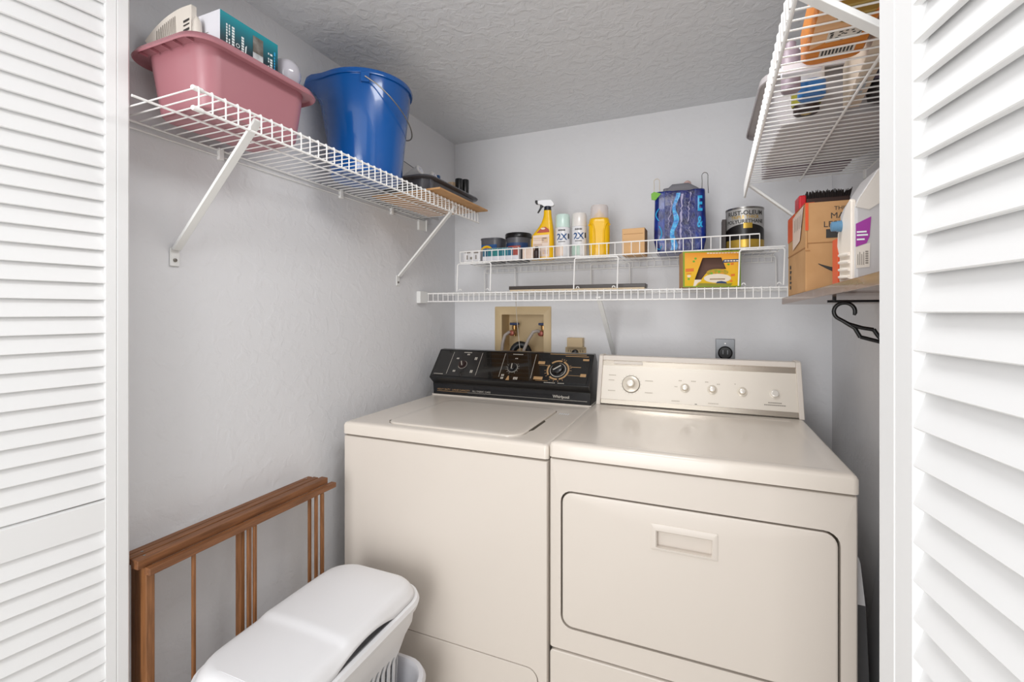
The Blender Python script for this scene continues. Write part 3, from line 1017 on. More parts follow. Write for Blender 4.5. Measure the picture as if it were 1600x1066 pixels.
rings = []
for i, f, rad in ((0.006, 0.0, 0.075), (0.011, 0.30, 0.072), (0.017, 0.66, 0.068), (0.024, 0.90, 0.064), (0.034, 1.0, 0.058)):
    rg = []
    for x, y in side_points(i, rad):
        top = lid_z(x, y)
        base = zr + 0.003 + arch(x, y)
        rg.append((x, y, base * (1 - f) + top * f))
    rings.append(rg)
lidm.loft(rings, False, False)
last = [(p[0], p[1]) for p in rings[-1]]
left = sorted([p for p in last if p[0] < -0.915], key=lambda p: p[1])
rows = []
for x, y in left:
    rows.append([(x + (-1.83 - 2 * x) * k / 16, y, lid_z(x + (-1.83 - 2 * x) * k / 16, y)) for k in range(17)])
lidm.loft(rows, False, False, closed=False)
lidm.weld = True
lo = lidm.build('hamper_lid', M['white_p'], hm, world=True, smooth=49.9)
sd = lo.modifiers.new('thick', 'SOLIDIFY')
sd.thickness = 0.003
sd.offset = 1

# ------------------------------------------------------------------ wooden folding drying rack
wr = thing('drying_rack', 'folded brown wooden clothes drying rack leaning on the wall', 'rack', (-1.165, 0.9, 0))
zt_ = 0.742
for x0_, x1_, ya, yb_, za, zb_ in ((-1.212, -1.194, 0.618, 1.150, 0.727, 0.741), (-1.190, -1.170, 0.612, 1.152, 0.726, 0.742), (-1.166, -1.140, 0.610, 1.163, 0.722, 0.742), (-1.139, -1.118, 0.622, 1.178, 0.708, 0.724)):
    MB().box(x0_, x1_, ya, yb_, za, zb_).build('top_slat', M['wood'], wr, world=True, bevel=0.002)
for x, y, wx, wy, zz in ((-1.198, 0.640, 0.018, 0.016, 0.727), (-1.173, 0.636, 0.018, 0.016, 0.725), (-1.146, 0.633, 0.022, 0.018, 0.721), (-1.128, 0.722, 0.008, 0.008, 0.708),
                         (-1.148, 0.857, 0.020, 0.013, 0.722), (-1.128, 0.868, 0.008, 0.011, 0.708), (-1.124, 0.882, 0.008, 0.009, 0.708),
                         (-1.144, 1.090, 0.008, 0.010, 0.722), (-1.128, 1.101, 0.008, 0.010, 0.708), (-1.124, 1.122, 0.010, 0.010, 0.708)):
    MB().box(x - wx / 2, x + wx / 2, y - wy / 2, y + wy / 2, 0.0, zz).build('upright', M['wood_v'], wr, world=True, bevel=0.002)
for x0_, x1_, z0_ in ((-1.208, -1.190, 0.10), (-1.160, -1.120, 0.12)):
    MB().box(x0_, x1_, 0.625, 1.15, z0_, z0_ + 0.02).build('bottom_rail', M['wood'], wr, world=True, bevel=0.002)
for x, y, z in ((-1.180, 0.640, 0.742), (-1.156, 0.632, 0.742), (-1.20, 1.13, 0.741)):
    MB().lathe([(0.003, -0.001), (0.003, 0.0006), (0.002, 0.001)], 8, (x, y, z)).build('screw', M['tin'], wr, world=True)

# ------------------------------------------------------------------ things on the shelf by the rack
ZS = 1.7445
tb = thing('wash_tub', 'pink plastic wash tub filled with packages, on the wire shelf', 'tub', (-1.1, 0.8, ZS))
TH = 0.146
tr = lambda i, r: rb(-1.203 + i, -0.988 - i, 0.648 + i * 1.15, 0.948 - i * 1.0, r, 7)
b = MB()
b.loft([xy(tr(0.022, 0.035), ZS), xy(tr(0.016, 0.04), ZS + 0.008), xy(tr(0.002, 0.045), ZS + TH - 0.012), xy(tr(-0.016, 0.055), ZS + TH - 0.010), xy(tr(-0.022, 0.055), ZS + TH - 0.018), xy(tr(-0.024, 0.056), ZS + TH - 0.015), xy(tr(-0.018, 0.055), ZS + TH - 0.002), xy(tr(-0.008, 0.05), ZS + TH), xy(tr(0.004, 0.044), ZS + TH - 0.006), xy(tr(0.020, 0.036), ZS + 0.01)])
b.build('tub_shell', M['pink'], tb, world=True, smooth=50)
b = MB()
for k in range(5):
    y = 0.648
    x = -1.17 + k * 0.04
    b.box(x, x + 0.0025, y - 0.020, y - 0.002, ZS + TH - 0.017, ZS + TH - 0.0105)
b.build('rim_rib', M['pink'], tb, world=True)

# paper pack with a barcode, curved
pk = thing('paper_pack', 'curved cream paper pack with a barcode, in the pink tub', 'package', (-1.14, 0.67, ZS + 0.013))
b = MB()
NA = 14
path = []
for k in range(NA + 1):
    t = k / NA
    path.append((-1.200 + 0.120 * t, 0.657 + 0.029 * t + 0.006 * math.sin(PI * t)))
topz = lambda t: 1.925 + 0.073 * (1 - (1 - t) ** 2.6)
th = 0.012
f0 = [(max(p[0], -1.140), p[1] + 0.026 * (1 - k / NA), ZS + 0.013) for k, p in enumerate(path)]
f1 = [(p[0], p[1], topz(k / NA)) for k, p in enumerate(path)]
g1 = [(p[0], p[1] + th, topz(k / NA)) for k, p in enumerate(path)]
g0 = [(max(p[0], -1.140), p[1] + 0.026 * (1 - k / NA) + th, ZS + 0.013) for k, p in enumerate(path)]
fm = [(max(p[0], -1.160), p[1] + 0.014 * (1 - k / NA), ZS + TH - 0.025) for k, p in enumerate(path)]
gm = [(max(p[0], -1.160), p[1] + 0.014 * (1 - k / NA) + th, ZS + TH - 0.025) for k, p in enumerate(path)]
b.loft([[f0[k], fm[k], f1[k], g1[k], gm[k], g0[k]] for k in range(NA + 1)])
b.build('paper_wrap', M['paper'], pk, world=True, smooth=40)
b = MB()


def on_pack(t, z, d=0.0006):
    k = min(NA - 1, int(t * NA))
    f = t * NA - k
    return (path[k][0] * (1 - f) + path[k + 1][0] * f, path[k][1] * (1 - f) + path[k + 1][1] * f - d, z)


for i in range(11):
    t = 0.22 + i * 0.037
    zt0 = topz(t) - 0.012
    b.add([on_pack(t, zt0), on_pack(t + 0.012, zt0), on_pack(t + 0.012, zt0 - 0.055 - 0.01 * (i % 3)), on_pack(t, zt0 - 0.055 - 0.01 * (i % 3))], [(0, 1, 2, 3)])
b.build('print_lines', M['ink_l'], pk, world=True, smooth=None)
b = MB()
for i in range(7):
    z = 1.968 - i * 0.0105
    hgt = (0.005, 0.003, 0.0055, 0.004, 0.006, 0.003, 0.004)[i]
    b.add([on_pack(0.80, z - 0.004), on_pack(0.95, z), on_pack(0.95, z - hgt), on_pack(0.80, z - 0.004 - hgt)], [(0, 1, 2, 3)])
b.build('barcode', M['ink'], pk, world=True, smooth=None)

# clear wrapped item behind
cw = MB()
cw.loft([xy(rr(-1.062, 0.688, 0.020, 0.018, 0.008, 3), ZS + 0.013), xy(rr(-1.062, 0.688, 0.022, 0.020, 0.009, 3), 1.92), xy(rr(-1.063, 0.688, 0.018, 0.016, 0.007, 3), 1.953), xy(rr(-1.064, 0.688, 0.006, 0.006, 0.002, 3), 1.966)])
tag(cw.build('wrapped_package', mat('clear_wrap', '#d8d0c6', 0.15, coat=0.8), smooth=60), 'small shiny cream wrapped package beside the teal box', 'package')

# teal box
bx_ = thing('product_box', 'teal and black printed box with white end, in the pink tub', 'box', (-1.06, 0.78, ZS + 0.013 + 0.11))
X0_, X1_, Ya, Yb, Za, Zb = -1.122, -1.006, 0.702, 0.855, ZS + 0.013, 1.979
b = MB().box(X0_, X1_, Ya, Yb, Za, Zb)
b.m = [0, 1, 0, 2, 2, 2]
faces_m = []
bo = b.build('carton', [M['whitecard'], M['teal'], M['umber']], bx_, world=True, smooth=None)
for p in bo.data.polygons:
    nn = p.normal
    p.material_index = 1 if nn.x > 0.7 else (0 if nn.y < -0.7 else 2)
b = MB()
F = lambda y, z: (X1_ + 0.0006, y, z)
rows = [(0.716, 0.0035), (0.7225, 0.003), (0.730, 0.0065), (0.754, 0.0065), (0.826, 0.003), (0.832, 0.0065)]
for y, wd in rows:
    z = 1.955
    tall = 0.085 if wd < 0.005 else 0.065
    z0b = z - (0.0 if y < 0.75 else 0.01)
    k = int(tall / 0.0065)
    for i in range(k):
        if random.random() < 0.85:
            zz = z0b - i * 0.0065
            b.add([F(y, zz), F(y + wd, zz), F(y + wd, zz - 0.0048), F(y, zz - 0.0048)], [(0, 1, 2, 3)])
ringc = lambda yc, zc, r0, r1: b.add([F(yc + r * math.cos(2 * PI * i / 12), zc + r * math.sin(2 * PI * i / 12)) for i in range(12) for r in (r0, r1)], [(2 * i, 2 * i + 1, (2 * i + 3) % 24, (2 * i + 2) % 24) for i in range(12)])
ringc(0.745, 1.918, 0.0035, 0.005)
b.add([F(0.764, 1.925), F(0.768, 1.93), F(0.766, 1.91), F(0.763, 1.908)], [(0, 1, 2, 3)])
b.build('print_text', M['print_w'], bx_, world=True, smooth=None)
b = MB()
b.add([F(0.843, 1.955), F(0.8475, 1.955), F(0.8475, 1.945), F(0.843, 1.945)], [(0, 1, 2, 3)])
for i in range(7):
    zz = 1.942 - i * 0.007
    b.add([F(0.843, zz), F(0.8465, zz), F(0.8465, zz - 0.005), F(0.843, zz - 0.005)], [(0, 1, 2, 3)])
b.build('print_text', M['cyan'], bx_, world=True, smooth=None)
MB().add([F(0.784, 1.965), F(0.812, 1.965), F(0.812, 1.925), F(0.784, 1.925)], [(0, 1, 2, 3)]).build('picture', M['photo'], bx_, world=True, smooth=None)
MB().add([F(0.784, 1.925), F(0.812, 1.925), F(0.812, 1.893), F(0.784, 1.893)], [(0, 1, 2, 3)]).build('picture', M['photo2'], bx_, world=True, smooth=None)
b = MB()
G = lambda x, z: (x, Ya - 0.0006, z)
b.add([G(-1.068, 1.935), G(-1.045, 1.935), G(-1.045, 1.933), G(-1.068, 1.933)], [(0, 1, 2, 3)])
b.add([G(-1.072, 1.915), G(-1.060, 1.915), G(-1.060, 1.905), G(-1.072, 1.905)], [(0, 1, 2, 3)])
b.build('end_print', M['ink_l'], bx_, world=True, smooth=None)

gl = MB().lathe([(0.012, -0.11), (0.014, -0.05), (0.030, -0.028), (0.0365, -0.008), (0.037, 0.004), (0.034, 0.018), (0.027, 0.029), (0.015, 0.0355), (0.004, 0.038)], 28, (-1.035, 0.906, 1.934))
tag(gl.build('light_bulb', M['dome'], smooth=60), 'large grey globe light bulb in the pink tub', 'bulb')
yc = MB().prism([(0.945, 1.84), (0.968, 1.84), (0.962, 1.895), (0.953, 1.91), (0.943, 1.90)], 'x', -1.075, -1.035)
yc.v = [(p[0], p[1] - 0.025, p[2]) for p in yc.v]
tag(yc.build('card_packet', M['yellowcard'], smooth=None, bevel=0.001), 'small ochre card packet behind the grey globe bulb', 'packet')

# blue bucket with a pouring spout and a wire bail
bu = thing('bucket', 'blue plastic bucket with pouring spout and wire handle', 'bucket', (-1.062, 1.262, ZS))
NB = 48
sa = R(214)                                                  # spout direction


def brow(r, z, spout, lift=0.0):
    out_ = []
    for i in range(NB):
        a = 2 * PI * i / NB
        d = (a - sa + PI) % (2 * PI) - PI
        k = math.exp(-(d / 0.40) ** 2)
        rad = r + spout * k
        out_.append((rad * math.cos(a), rad * math.sin(a), z + lift * (k - 1.15 * k ** 6)))
    return out_


b = MB()
H = 0.312
prof = [(0.112, 0.0, 0, 0), (0.117, 0.004, 0, 0), (0.128, 0.12, 0, 0), (0.137, 0.20, 0.002, 0), (0.142, 0.245, 0.008, 0), (0.145, 0.272, 0.020, 0.002), (0.147, H - 0.016, 0.040, 0.008), (0.153, H - 0.016, 0.046, 0.012), (0.155, H - 0.008, 0.048, 0.016), (0.152, H, 0.048, 0.018), (0.147, H, 0.045, 0.018), (0.144, H - 0.014, 0.036, 0.008), (0.141, 0.26, 0.012, 0), (0.124, 0.10, 0, 0), (0.112, 0.008, 0, 0)]
b.loft([brow(*p) for p in prof])
bo = b.build('bucket_shell', M['blue'], bu, smooth=60)
ha = R(-52)                                                  # ear facing the room
for a in (ha, ha + PI):
    ex, ey = math.cos(a), math.sin(a)
    e = MB()
    t_ = Vector((-ey, ex, 0))
    nrm = Vector((ex, ey, 0))
    c0 = Vector((ex * 0.144, ey * 0.144, H - 0.044))
    e.loft([[tuple(c0 + nrm * d + t_ * s_ + Vector((0, 0, z))) for s_, z in ((-0.014, 0.0), (0.014, 0.0), (0.014, 0.03), (-0.014, 0.03))] for d in (-0.008, 0.012)])
    e.build('handle_ear', M['blue'], bu, bevel=0.003)
# bail hanging over the far side
bl = MB()
A = Vector((math.cos(ha) * 0.160, math.sin(ha) * 0.160, H - 0.030))
B = -A
B.z = A.z
hd_ = Vector((math.cos(ha + PI / 2), math.sin(ha + PI / 2), 0))
pts = []
for i in range(25):
    t = i / 24
    ang = PI * t
    base = A * (math.cos(ang)) if False else Vector((A.x * math.cos(ang), A.y * math.cos(ang), A.z))
    pts.append(base + hd_ * (0.152 * math.sin(ang) ** 0.75) + Vector((0, 0, -0.115 * math.sin(ang) ** 0.9)))
bl.tube(pts, 0.0022, 8)
bl.build('wire_handle', M['steel'], bu, smooth=60)
b = MB()
sx, sy_ = math.cos(R(-66)), math.sin(R(-66))
for dx, dz, ww, hh_ in ((-0.012, 0.0, 0.022, 0.04), ):
    pass

# grey paint tray on a cardboard sheet
cbd = MB().box(-1.195, -0.884, 1.448, 1.858, ZS + 0.0005, ZS + 0.0075)
cbd.v = [(x, y, z) for x, y, z in cbd.v]
tag(cbd.build('cardboard_sheet', M['card'], bevel=0.001), 'flat tan cardboard sheet under the charcoal paint tray', 'cardboard')
ty = thing('paint_tray', 'charcoal plastic paint tray full of roller covers', 'tray', (-1.06, 1.69, ZS + 0.008))
zt0 = ZS + 0.0078
tr = lambda i, r: rb(-1.196 + i, -0.955 - i, 1.478 + i, 1.928 - i, r, 6)
b = MB()
b.loft([xy(tr(0.03, 0.03), zt0), xy(tr(0.026, 0.034), zt0 + 0.006), xy(tr(0.014, 0.04), zt0 + 0.056), xy(tr(0.0, 0.05), zt0 + 0.058), xy(tr(-0.004, 0.052), zt0 + 0.063), xy(tr(0.0, 0.05), zt0 + 0.069), xy(tr(0.012, 0.042), zt0 + 0.067), xy(tr(0.032, 0.03), zt0 + 0.008)])
b.build('tray_shell', M['tray'], ty, world=True, smooth=50)
b = MB().box(-0.982, -0.966, 1.515, 1.535, zt0 + 0.0, zt0 + 0.058)
b.build('tray_foot', M['tray'], ty, world=True, bevel=0.002)
zi = zt0 + 0.008
wb_ = thing('white_board', 'long white panel leaning on the wall behind the paint tray', 'board', (-1.22, 1.75, ZS))
b = MB()
b.loft([[(-1.206, y, ZS + 0.001), (-1.199, y, ZS + 0.001), (-1.2245, y, zz), (-1.2315, y, zz)] for y, zz in ((1.500, 1.985), (1.955, 1.938))])
b.build('panel', M['tube'], wb_, world=True, smooth=None)
MB().tube([(-1.2275, 1.500, 1.987), (-1.2275, 1.955, 1.940)], 0.0035, 6).build('edge_strip', M['greycloth'], wb_, world=True)
for i, (px_, py_, pz_, lab) in enumerate(((-1.022, 1.530, 0.094, 'roller cover nearer the bucket, round pale end showing'), (-1.020, 1.632, 0.098, 'roller cover behind the first, in the paint tray'))):
    rc = thing('roller_cover', 'white fluffy ' + lab, 'roller', (px_, py_, zi + 0.0005), 0, 'paint roller covers in the tray')
    tl_ = Matrix.Translation((0, 0, pz_)) @ Matrix.Rotation(R(-26), 4, 'Y')
    b = MB().lathe([(0.018, -0.135), (0.0215, -0.131), (0.0215, -0.003), (0.019, 0.0), (0.013, 0.0), (0.013, -0.006)], 22, axis='x', c0=True, c1=False)
    b.v = [tuple(tl_ @ Vector(v)) for v in b.v]
    b.build('nap', M['roller'], rc)
    b = MB().lathe([(0.0135, -0.010), (0.0135, 0.001), (0.010, 0.001), (0.010, -0.008)], 16, axis='x')
    b.v = [tuple(tl_ @ Vector(v)) for v in b.v]
    b.build('core', M['whitecard'], rc)
bb = MB().prism([(1.700, zi + 0.002), (1.732, zi + 0.002), (1.724, zi + 0.128), (1.710, zi + 0.128)], 'x', -1.07, -1.05)
tag(bb.build('paint_scraper', M['print_b'], bevel=0.002), 'small blue handled scraper in the paint tray', 'scraper')
bb = MB().prism([(1.765, zi + 0.002), (1.81, zi + 0.002), (1.835, zi + 0.122), (1.775, zi + 0.112)], 'x', -1.045, -1.02)
tag(bb.build('wood_block', M['tan'], bevel=0.002), 'small tan wooden block beside black cups in the tray', 'block')
for k, (px_, py_, hh_, lab) in enumerate(((-1.008, 1.815, 0.132, 'shorter small black cup next to the tan block'), (-0.998, 1.856, 0.138, 'taller small black cup at the end of the paint tray'))):
    b = MB().lathe([(0.013, 0), (0.0155, 0.004), (0.0175, hh_ - 0.004), (0.016, hh_), (0.013, hh_ - 0.002)], 14, (px_, py_, zi + 0.001))
    tag(b.build('cup', M['blackpl'], smooth=40), lab, 'cup', 'black cups in the paint tray')

# ------------------------------------------------------------------ things on the stacking rack
ZR = 1.5265


def bent(cx, cy, r, z, a0=-PI / 2, d=0.0006):
    """text on a cylinder facing -y"""
    return lambda x, y: (cx + (r + d) * math.cos(a0 + x / r), cy + (r + d) * math.sin(a0 + x / r), z + y)


def band(mb, cx, cy, r, a0, a1, z0, z1, n=16, mi=0, d=0.0005):
    v = []
    for i in range(n + 1):
        a = a0 + (a1 - a0) * i / n
        for z in (z0, z1):
            v.append((cx + (r + d) * math.cos(a), cy + (r + d) * math.sin(a), z))
    mb.add(v, [(2 * i, 2 * i + 2, 2 * i + 3, 2 * i + 1) for i in range(n)], mi)


CA = R(-90 + 9)                                              # prints turned towards the room
t1 = thing('filler_tub', 'dark grey squarish tub with open top, beside the capped tub', 'tub', (-0.917, 1.995, ZR))
b = MB()
q = lambda s, z: xy(rr(0, 0, 0.108 * s, 0.108 * s, 0.034 * s, 6), z)
b.loft([q(0.94, 0), q(0.96, 0.003), q(1.0, 0.106), q(1.03, 0.107), q(1.03, 0.114), q(0.98, 0.114), q(0.95, 0.100), q(0.93, 0.006)])
b.build('tub_shell', M['tray'], t1, smooth=40)
b = MB()
b.add([(-0.040, -0.0535, 0.05), (0.04, -0.0535, 0.05), (0.04, -0.0548, 0.082), (-0.040, -0.0548, 0.082)], [(0, 1, 2, 3)])
b.build('label', M['print_b'], t1, smooth=None)
b = MB()
b.add([(0.032 * math.cos(PI * i / 10) - 0.012, -0.0555, 0.05 + 0.028 * math.sin(PI * i / 10)) for i in range(11)], [tuple(range(11))])
b.build('label', M['yellow'], t1, smooth=None)
b = MB()
b.add([(0.022 * math.cos(PI * i / 10) - 0.012, -0.0560, 0.05 + 0.018 * math.sin(PI * i / 10)) for i in range(11)], [tuple(range(11))])
b.build('label', M['red'], t1, smooth=None)
t2 = thing('filler_tub', 'dark grey round tub with a wide black lid', 'tub', (-0.791, 2.0, ZR))
b = MB().lathe([(0.052, 0), (0.054, 0.003), (0.058, 0.118), (0.055, 0.12)], 30)
b.build('tub_shell', M['tray'], t2, smooth=40)
b = MB().lathe([(0.061, 0.110), (0.063, 0.112), (0.063, 0.128), (0.060, 0.132), (0.052, 0.132), (0.050, 0.129)], 30)
b.build('tub_lid', M['blackpl'], t2, smooth=40)
b = MB()
band(b, 0, 0, 0.0575, R(-160), R(-20), 0.055, 0.085)
b.build('label', M['boxnavy'], t2, smooth=None)
b = MB()
band(b, 0, 0, 0.0578, R(-125), R(-60), 0.060, 0.070, d=0.0009)
b.build('label', M['red'], t2, smooth=None)

# low carton of small pots in front, white pack, cream carton, brown bottle
sb = thing('long_carton', 'long low teal and white carton before the dark tubs', 'box', (-0.842, 1.915, ZR))
b = MB().box(-0.090, 0.090, -0.014, 0.014, 0, 0.058)
b.build('carton', M['whitecard'], sb, bevel=0.001)
for i, c in enumerate(('#2f5f78', '#1d6f7c', '#2c7f80', '#1d6f7c', '#2f7f8c', '#1f6480', '#a2483f')):
    b = MB()
    x = -0.088 + i * 0.0252
    b.box(x, x + 0.0238, -0.0148, -0.0136, 0.021, 0.057)
    b.build('colour_patch', mat('patch', c, 0.45), sb)
wp = thing('blister_pack', 'small white printed pack at the end of the rack', 'package', (-0.992, 1.92, ZR))
MB().box(-0.045, 0.045, -0.012, 0.012, 0, 0.056).build('pack', M['canwhite'], wp, bevel=0.003)
b = MB()
for x, z, a, h_ in ((-0.03, 0.012, 0.01, 0.02), (-0.008, 0.012, 0.012, 0.012), (0.012, 0.04, 0.024, 0.006), (-0.036, 0.042, 0.03, 0.005), (0.02, 0.012, 0.006, 0.02)):
    b.quad((x, -0.0126, z), (1, 0, 0), (0, 0, 1), 0, a, 0, h_)
b.build('print', M['ink_l'], wp, smooth=None)
b = MB().box(-0.733, -0.682, 1.90, 1.93, ZR, ZR + 0.052)
tag(b.build('small_carton', M['label_p'], bevel=0.002), 'small cream carton at the foot of the spray bottle', 'box')
b = MB().lathe([(0.012, 0), (0.0135, 0.002), (0.0135, 0.034), (0.008, 0.04), (0.008, 0.052), (0.006, 0.054)], 16, (-0.664, 1.898, ZR))
tag(b.build('small_bottle', M['umber'], smooth=40), 'tiny dark brown bottle in front of the spray bottle', 'bottle')

# spray bottle
sbt = thing('spray_bottle', 'yellow trigger spray bottle with white and black sprayer', 'bottle', (-0.655, 1.955, ZR), R(10))
U_ = 0.000395
zc_ = lambda y: (765 - y) * U_
xc_ = lambda x: (x - 772) * U_
b = MB()
rings = []
for y, xa, xb, dep in ((765, 645, 900, 0.052), (755, 640, 905, 0.056), (560, 640, 903, 0.056), (490, 650, 900, 0.055), (440, 690, 897, 0.050), (400, 722, 893, 0.046), (340, 758, 886, 0.040), (290, 776, 878, 0.036), (262, 782, 874, 0.034), (205, 785, 870, 0.032)):
    rings.append(xy(rr(xc_((xa + xb) / 2), 0, (xb - xa) * U_, dep, min(dep, (xb - xa) * U_) * 0.40, 5), zc_(y)))
b.loft(rings)
b.build('bottle_body', M['yellow'], sbt, smooth=50)
b = MB().lathe([(0.0165, zc_(207)), (0.0168, zc_(200)), (0.0155, zc_(160)), (0.013, zc_(156))], 20, (xc_(828), 0, 0))
b.build('collar', M['darknavy'], sbt, smooth=40)
hp = [(712, 92), (760, 82), (868, 82), (898, 122), (906, 146), (885, 160), (790, 160), (758, 138), (716, 128)]
b = MB().prism([(xc_(x), zc_(y)) for x, y in hp], 'y', -0.011, 0.011)
b.build('spray_head', M['white_p'], sbt, bevel=0.003)
b = MB().prism([(xc_(x), zc_(y)) for x, y in ((688, 82), (716, 86), (718, 128), (692, 124), (684, 104))], 'y', -0.010, 0.010)
b.build('nozzle', M['blackpl'], sbt, bevel=0.002)
b = MB().prism([(xc_(x), zc_(y)) for x, y in ((742, 136), (788, 152), (762, 168), (722, 230), (708, 224), (738, 172))], 'y', -0.006, 0.006)
b.build('trigger', M['blackpl'], sbt, bevel=0.002)
LY = -0.0286
b = MB()
b.plate((0, LY, 0), (1, 0, 0), (0, 0, 1), [(xc_(662), zc_(735)), (xc_(855), zc_(735)), (xc_(855), zc_(488)), (xc_(672), zc_(496))], 0.0006)
b.build('label', M['label_p'], sbt, smooth=None)
b = MB()
b.plate((0, LY + 0.0015, 0), (1, 0, 0), (0, 0, 1), [(xc_(710), zc_(468)), (xc_(858), zc_(460)), (xc_(850), zc_(428)), (xc_(812), zc_(400)), (xc_(775), zc_(404)), (xc_(735), zc_(440))], 0.0006)
b.build('label_badge', M['red'], sbt, smooth=None)
b = MB()
for x, y, a, h_ in ((675, 520, 150, 16), (675, 545, 120, 10), (675, 590, 100, 22), (720, 680, 40, 40), (690, 640, 60, 12), (770, 520, 70, 60), (780, 660, 60, 50)):
    b.quad((xc_(x), LY - 0.0008, zc_(y + h_)), (1, 0, 0), (0, 0, 1), 0, a * U_, 0, h_ * U_)
b.build('label_print', mat('label_mauve', '#c9b3b0', 0.5, var='#d8b78e', vscale=60), sbt, smooth=None)
b = MB()
b.add([(xc_(785) + 0.010 * math.cos(2 * PI * i / 14), LY - 0.0002, zc_(420) + 0.0045 * math.sin(2 * PI * i / 14)) for i in range(14)], [tuple(range(14))])
b.build('label_print', M['peach'], sbt, smooth=None)


# spray cans
def spray_can(x, y, label, capm, capname, low):
    c = thing('spray_can', label, 'spray can', (x, y, ZR), 0, 'spray paint cans on the rack')
    MB().lathe([(0.030, 0), (0.033, 0.003), (0.033, 0.132), (0.031, 0.137)], 28).build('can_body', M['canwhite'], c, smooth=40)
    MB().lathe([(0.0315, 0.137), (0.0325, 0.138), (0.0318, 0.188), (0.029, 0.1945), (0.020, 0.196)], 28).build(capname, capm, c, smooth=40)
    b = MB()
    b.text('*2X', 0.038, bent(-0.0, 0, 0.033, 0.092, R(-82), 0.0008))
    b.build('lettering', M['print_b'], c, smooth=None)
    b = MB()
    for i in range(9):
        a = R(-110 + i * 6.2)
        band(b, 0, 0, 0.033, a, a + R(4.4), 0.119, 0.126, 2, 0, 0.0007)
    band(b, 0, 0, 0.033, R(-33), R(-18), 0.085, 0.108, 4, 0, 0.0007)
    for i in range(12):
        a = R(-110 + i * 4.6)
        band(b, 0, 0, 0.033, a, a + R(3.4), 0.070, 0.0735, 2, 0, 0.0007)
    b.build('print', M['ink'], c, smooth=None)
    b = MB()
    band(b, 0, 0, 0.033, R(-150), R(-72), 0.010, 0.056, 12, 0, 0.0006)
    b.build('colour_label', low, c, smooth=None)


spray_can(-0.561, 1.952, 'spray paint can with a mint green cap', M['mint'], 'cap', M['peach'])
spray_can(-0.487, 1.955, 'spray paint can with a cream white cap', M['capcream'], 'cap', M['sage'])

# yellow detergent bottle
yb2 = thing('detergent_bottle', 'yellow plastic bottle with a frosted clear cap', 'bottle', (-0.399, 1.955, ZR), R(10))
b = MB()
rings = []
for z, wd, dep in ((0, 0.078, 0.056), (0.004, 0.084, 0.060), (0.07, 0.089, 0.062), (0.12, 0.090, 0.062), (0.155, 0.086, 0.060), (0.166, 0.078, 0.056), (0.172, 0.060, 0.048), (0.180, 0.042, 0.040), (0.186, 0.038, 0.036)):
    rings.append(xy(rr(0, 0, wd, dep, 0.024, 8), z))
dense = []
for k in range(len(rings) - 1):
    m = 6 if k in (1, 2, 3) else 1
    for j in range(m):
        dense.append([tuple(Vector(p).lerp(Vector(q), j / m)) for p, q in zip(rings[k], rings[k + 1])])
dense.append(rings[-1])
b.loft(dense)
b.build('bottle_body', M['yellow'], yb2, smooth=50)
b = MB()                                                     # moulded grip ridge, two arched ribs on the front
for sx_ in (-1, 1):
    pts = [(sx_ * 0.020, -0.0305, 0.01), (sx_ * 0.019, -0.0312, 0.07), (sx_ * 0.020, -0.0312, 0.11), (sx_ * 0.026, -0.0305, 0.135), (sx_ * 0.036, -0.028, 0.145), (sx_ * 0.044, -0.018, 0.135)]
    b.tube(pts, 0.004, 8)
b.build('grip_ridge', M['yellow'], yb2, smooth=60)
b = MB().lathe([(0.0385, 0.164), (0.0388, 0.166), (0.0375, 0.212), (0.034, 0.221), (0.022, 0.224)], 28, c0=False)
b.build('cap', M['clearcap'], yb2, smooth=40)
b = MB().lathe([(0.019, 0.184), (0.017, 0.188), (0.008, 0.190), (0.005, 0.204), (0.003, 0.205)], 18)
b.build('spout', M['yellow'], yb2, smooth=40)

# small cardboard box
sbx = thing('small_box', 'plain small tan cardboard box beside the blue bag', 'box', (-0.253, 1.965, ZR), R(-2))
MB().box(-0.046, 0.046, -0.03, 0.05, 0, 0.112).build('carton', M['card_l'], sbx, bevel=0.002)
MB().box(-0.040, 0.040, -0.0308, -0.0298, 0.088, 0.0895).build('flap_edge', M['card_d'], sbx)

# blue bag
bg = thing('shopping_bag', 'glossy navy blue reusable bag stuffed with grey cloth', 'bag', (-0.076, 1.985, ZR), R(3))
b = MB()
rings = []
for z, wd, dep in ((0.0, 0.165, 0.10), (0.004, 0.176, 0.11), (0.05, 0.196, 0.122), (0.12, 0.196, 0.120), (0.19, 0.192, 0.112), (0.245, 0.190, 0.10), (0.252, 0.188, 0.096)):
    rings.append(xy(rr(0, 0, wd, dep, 0.020, 5), z))
b.loft(rings, True, False)
sh = b.build('bag_shell', M['bagblue'], bg, smooth=60)
s2 = sh.modifiers.new('thick', 'SOLIDIFY')
s2.thickness = 0.0015
FYT = [(0.0, 0.106), (0.004, 0.112), (0.05, 0.122), (0.12, 0.120), (0.19, 0.112), (0.245, 0.100), (0.252, 0.096)]


def fy(z):
    z = min(max(z, 0.0), 0.2519)
    for (z0, d0), (z1, d1) in zip(FYT, FYT[1:]):
        if z <= z1:
            return -0.5 * (d0 + (d1 - d0) * (z - z0) / (z1 - z0)) - 0.0018
    return -0.05


def fpl(mb, poly, d=0.0):
    mb.add([(x, fy(z) - d, z) for x, z in poly], [tuple(range(len(poly)))])


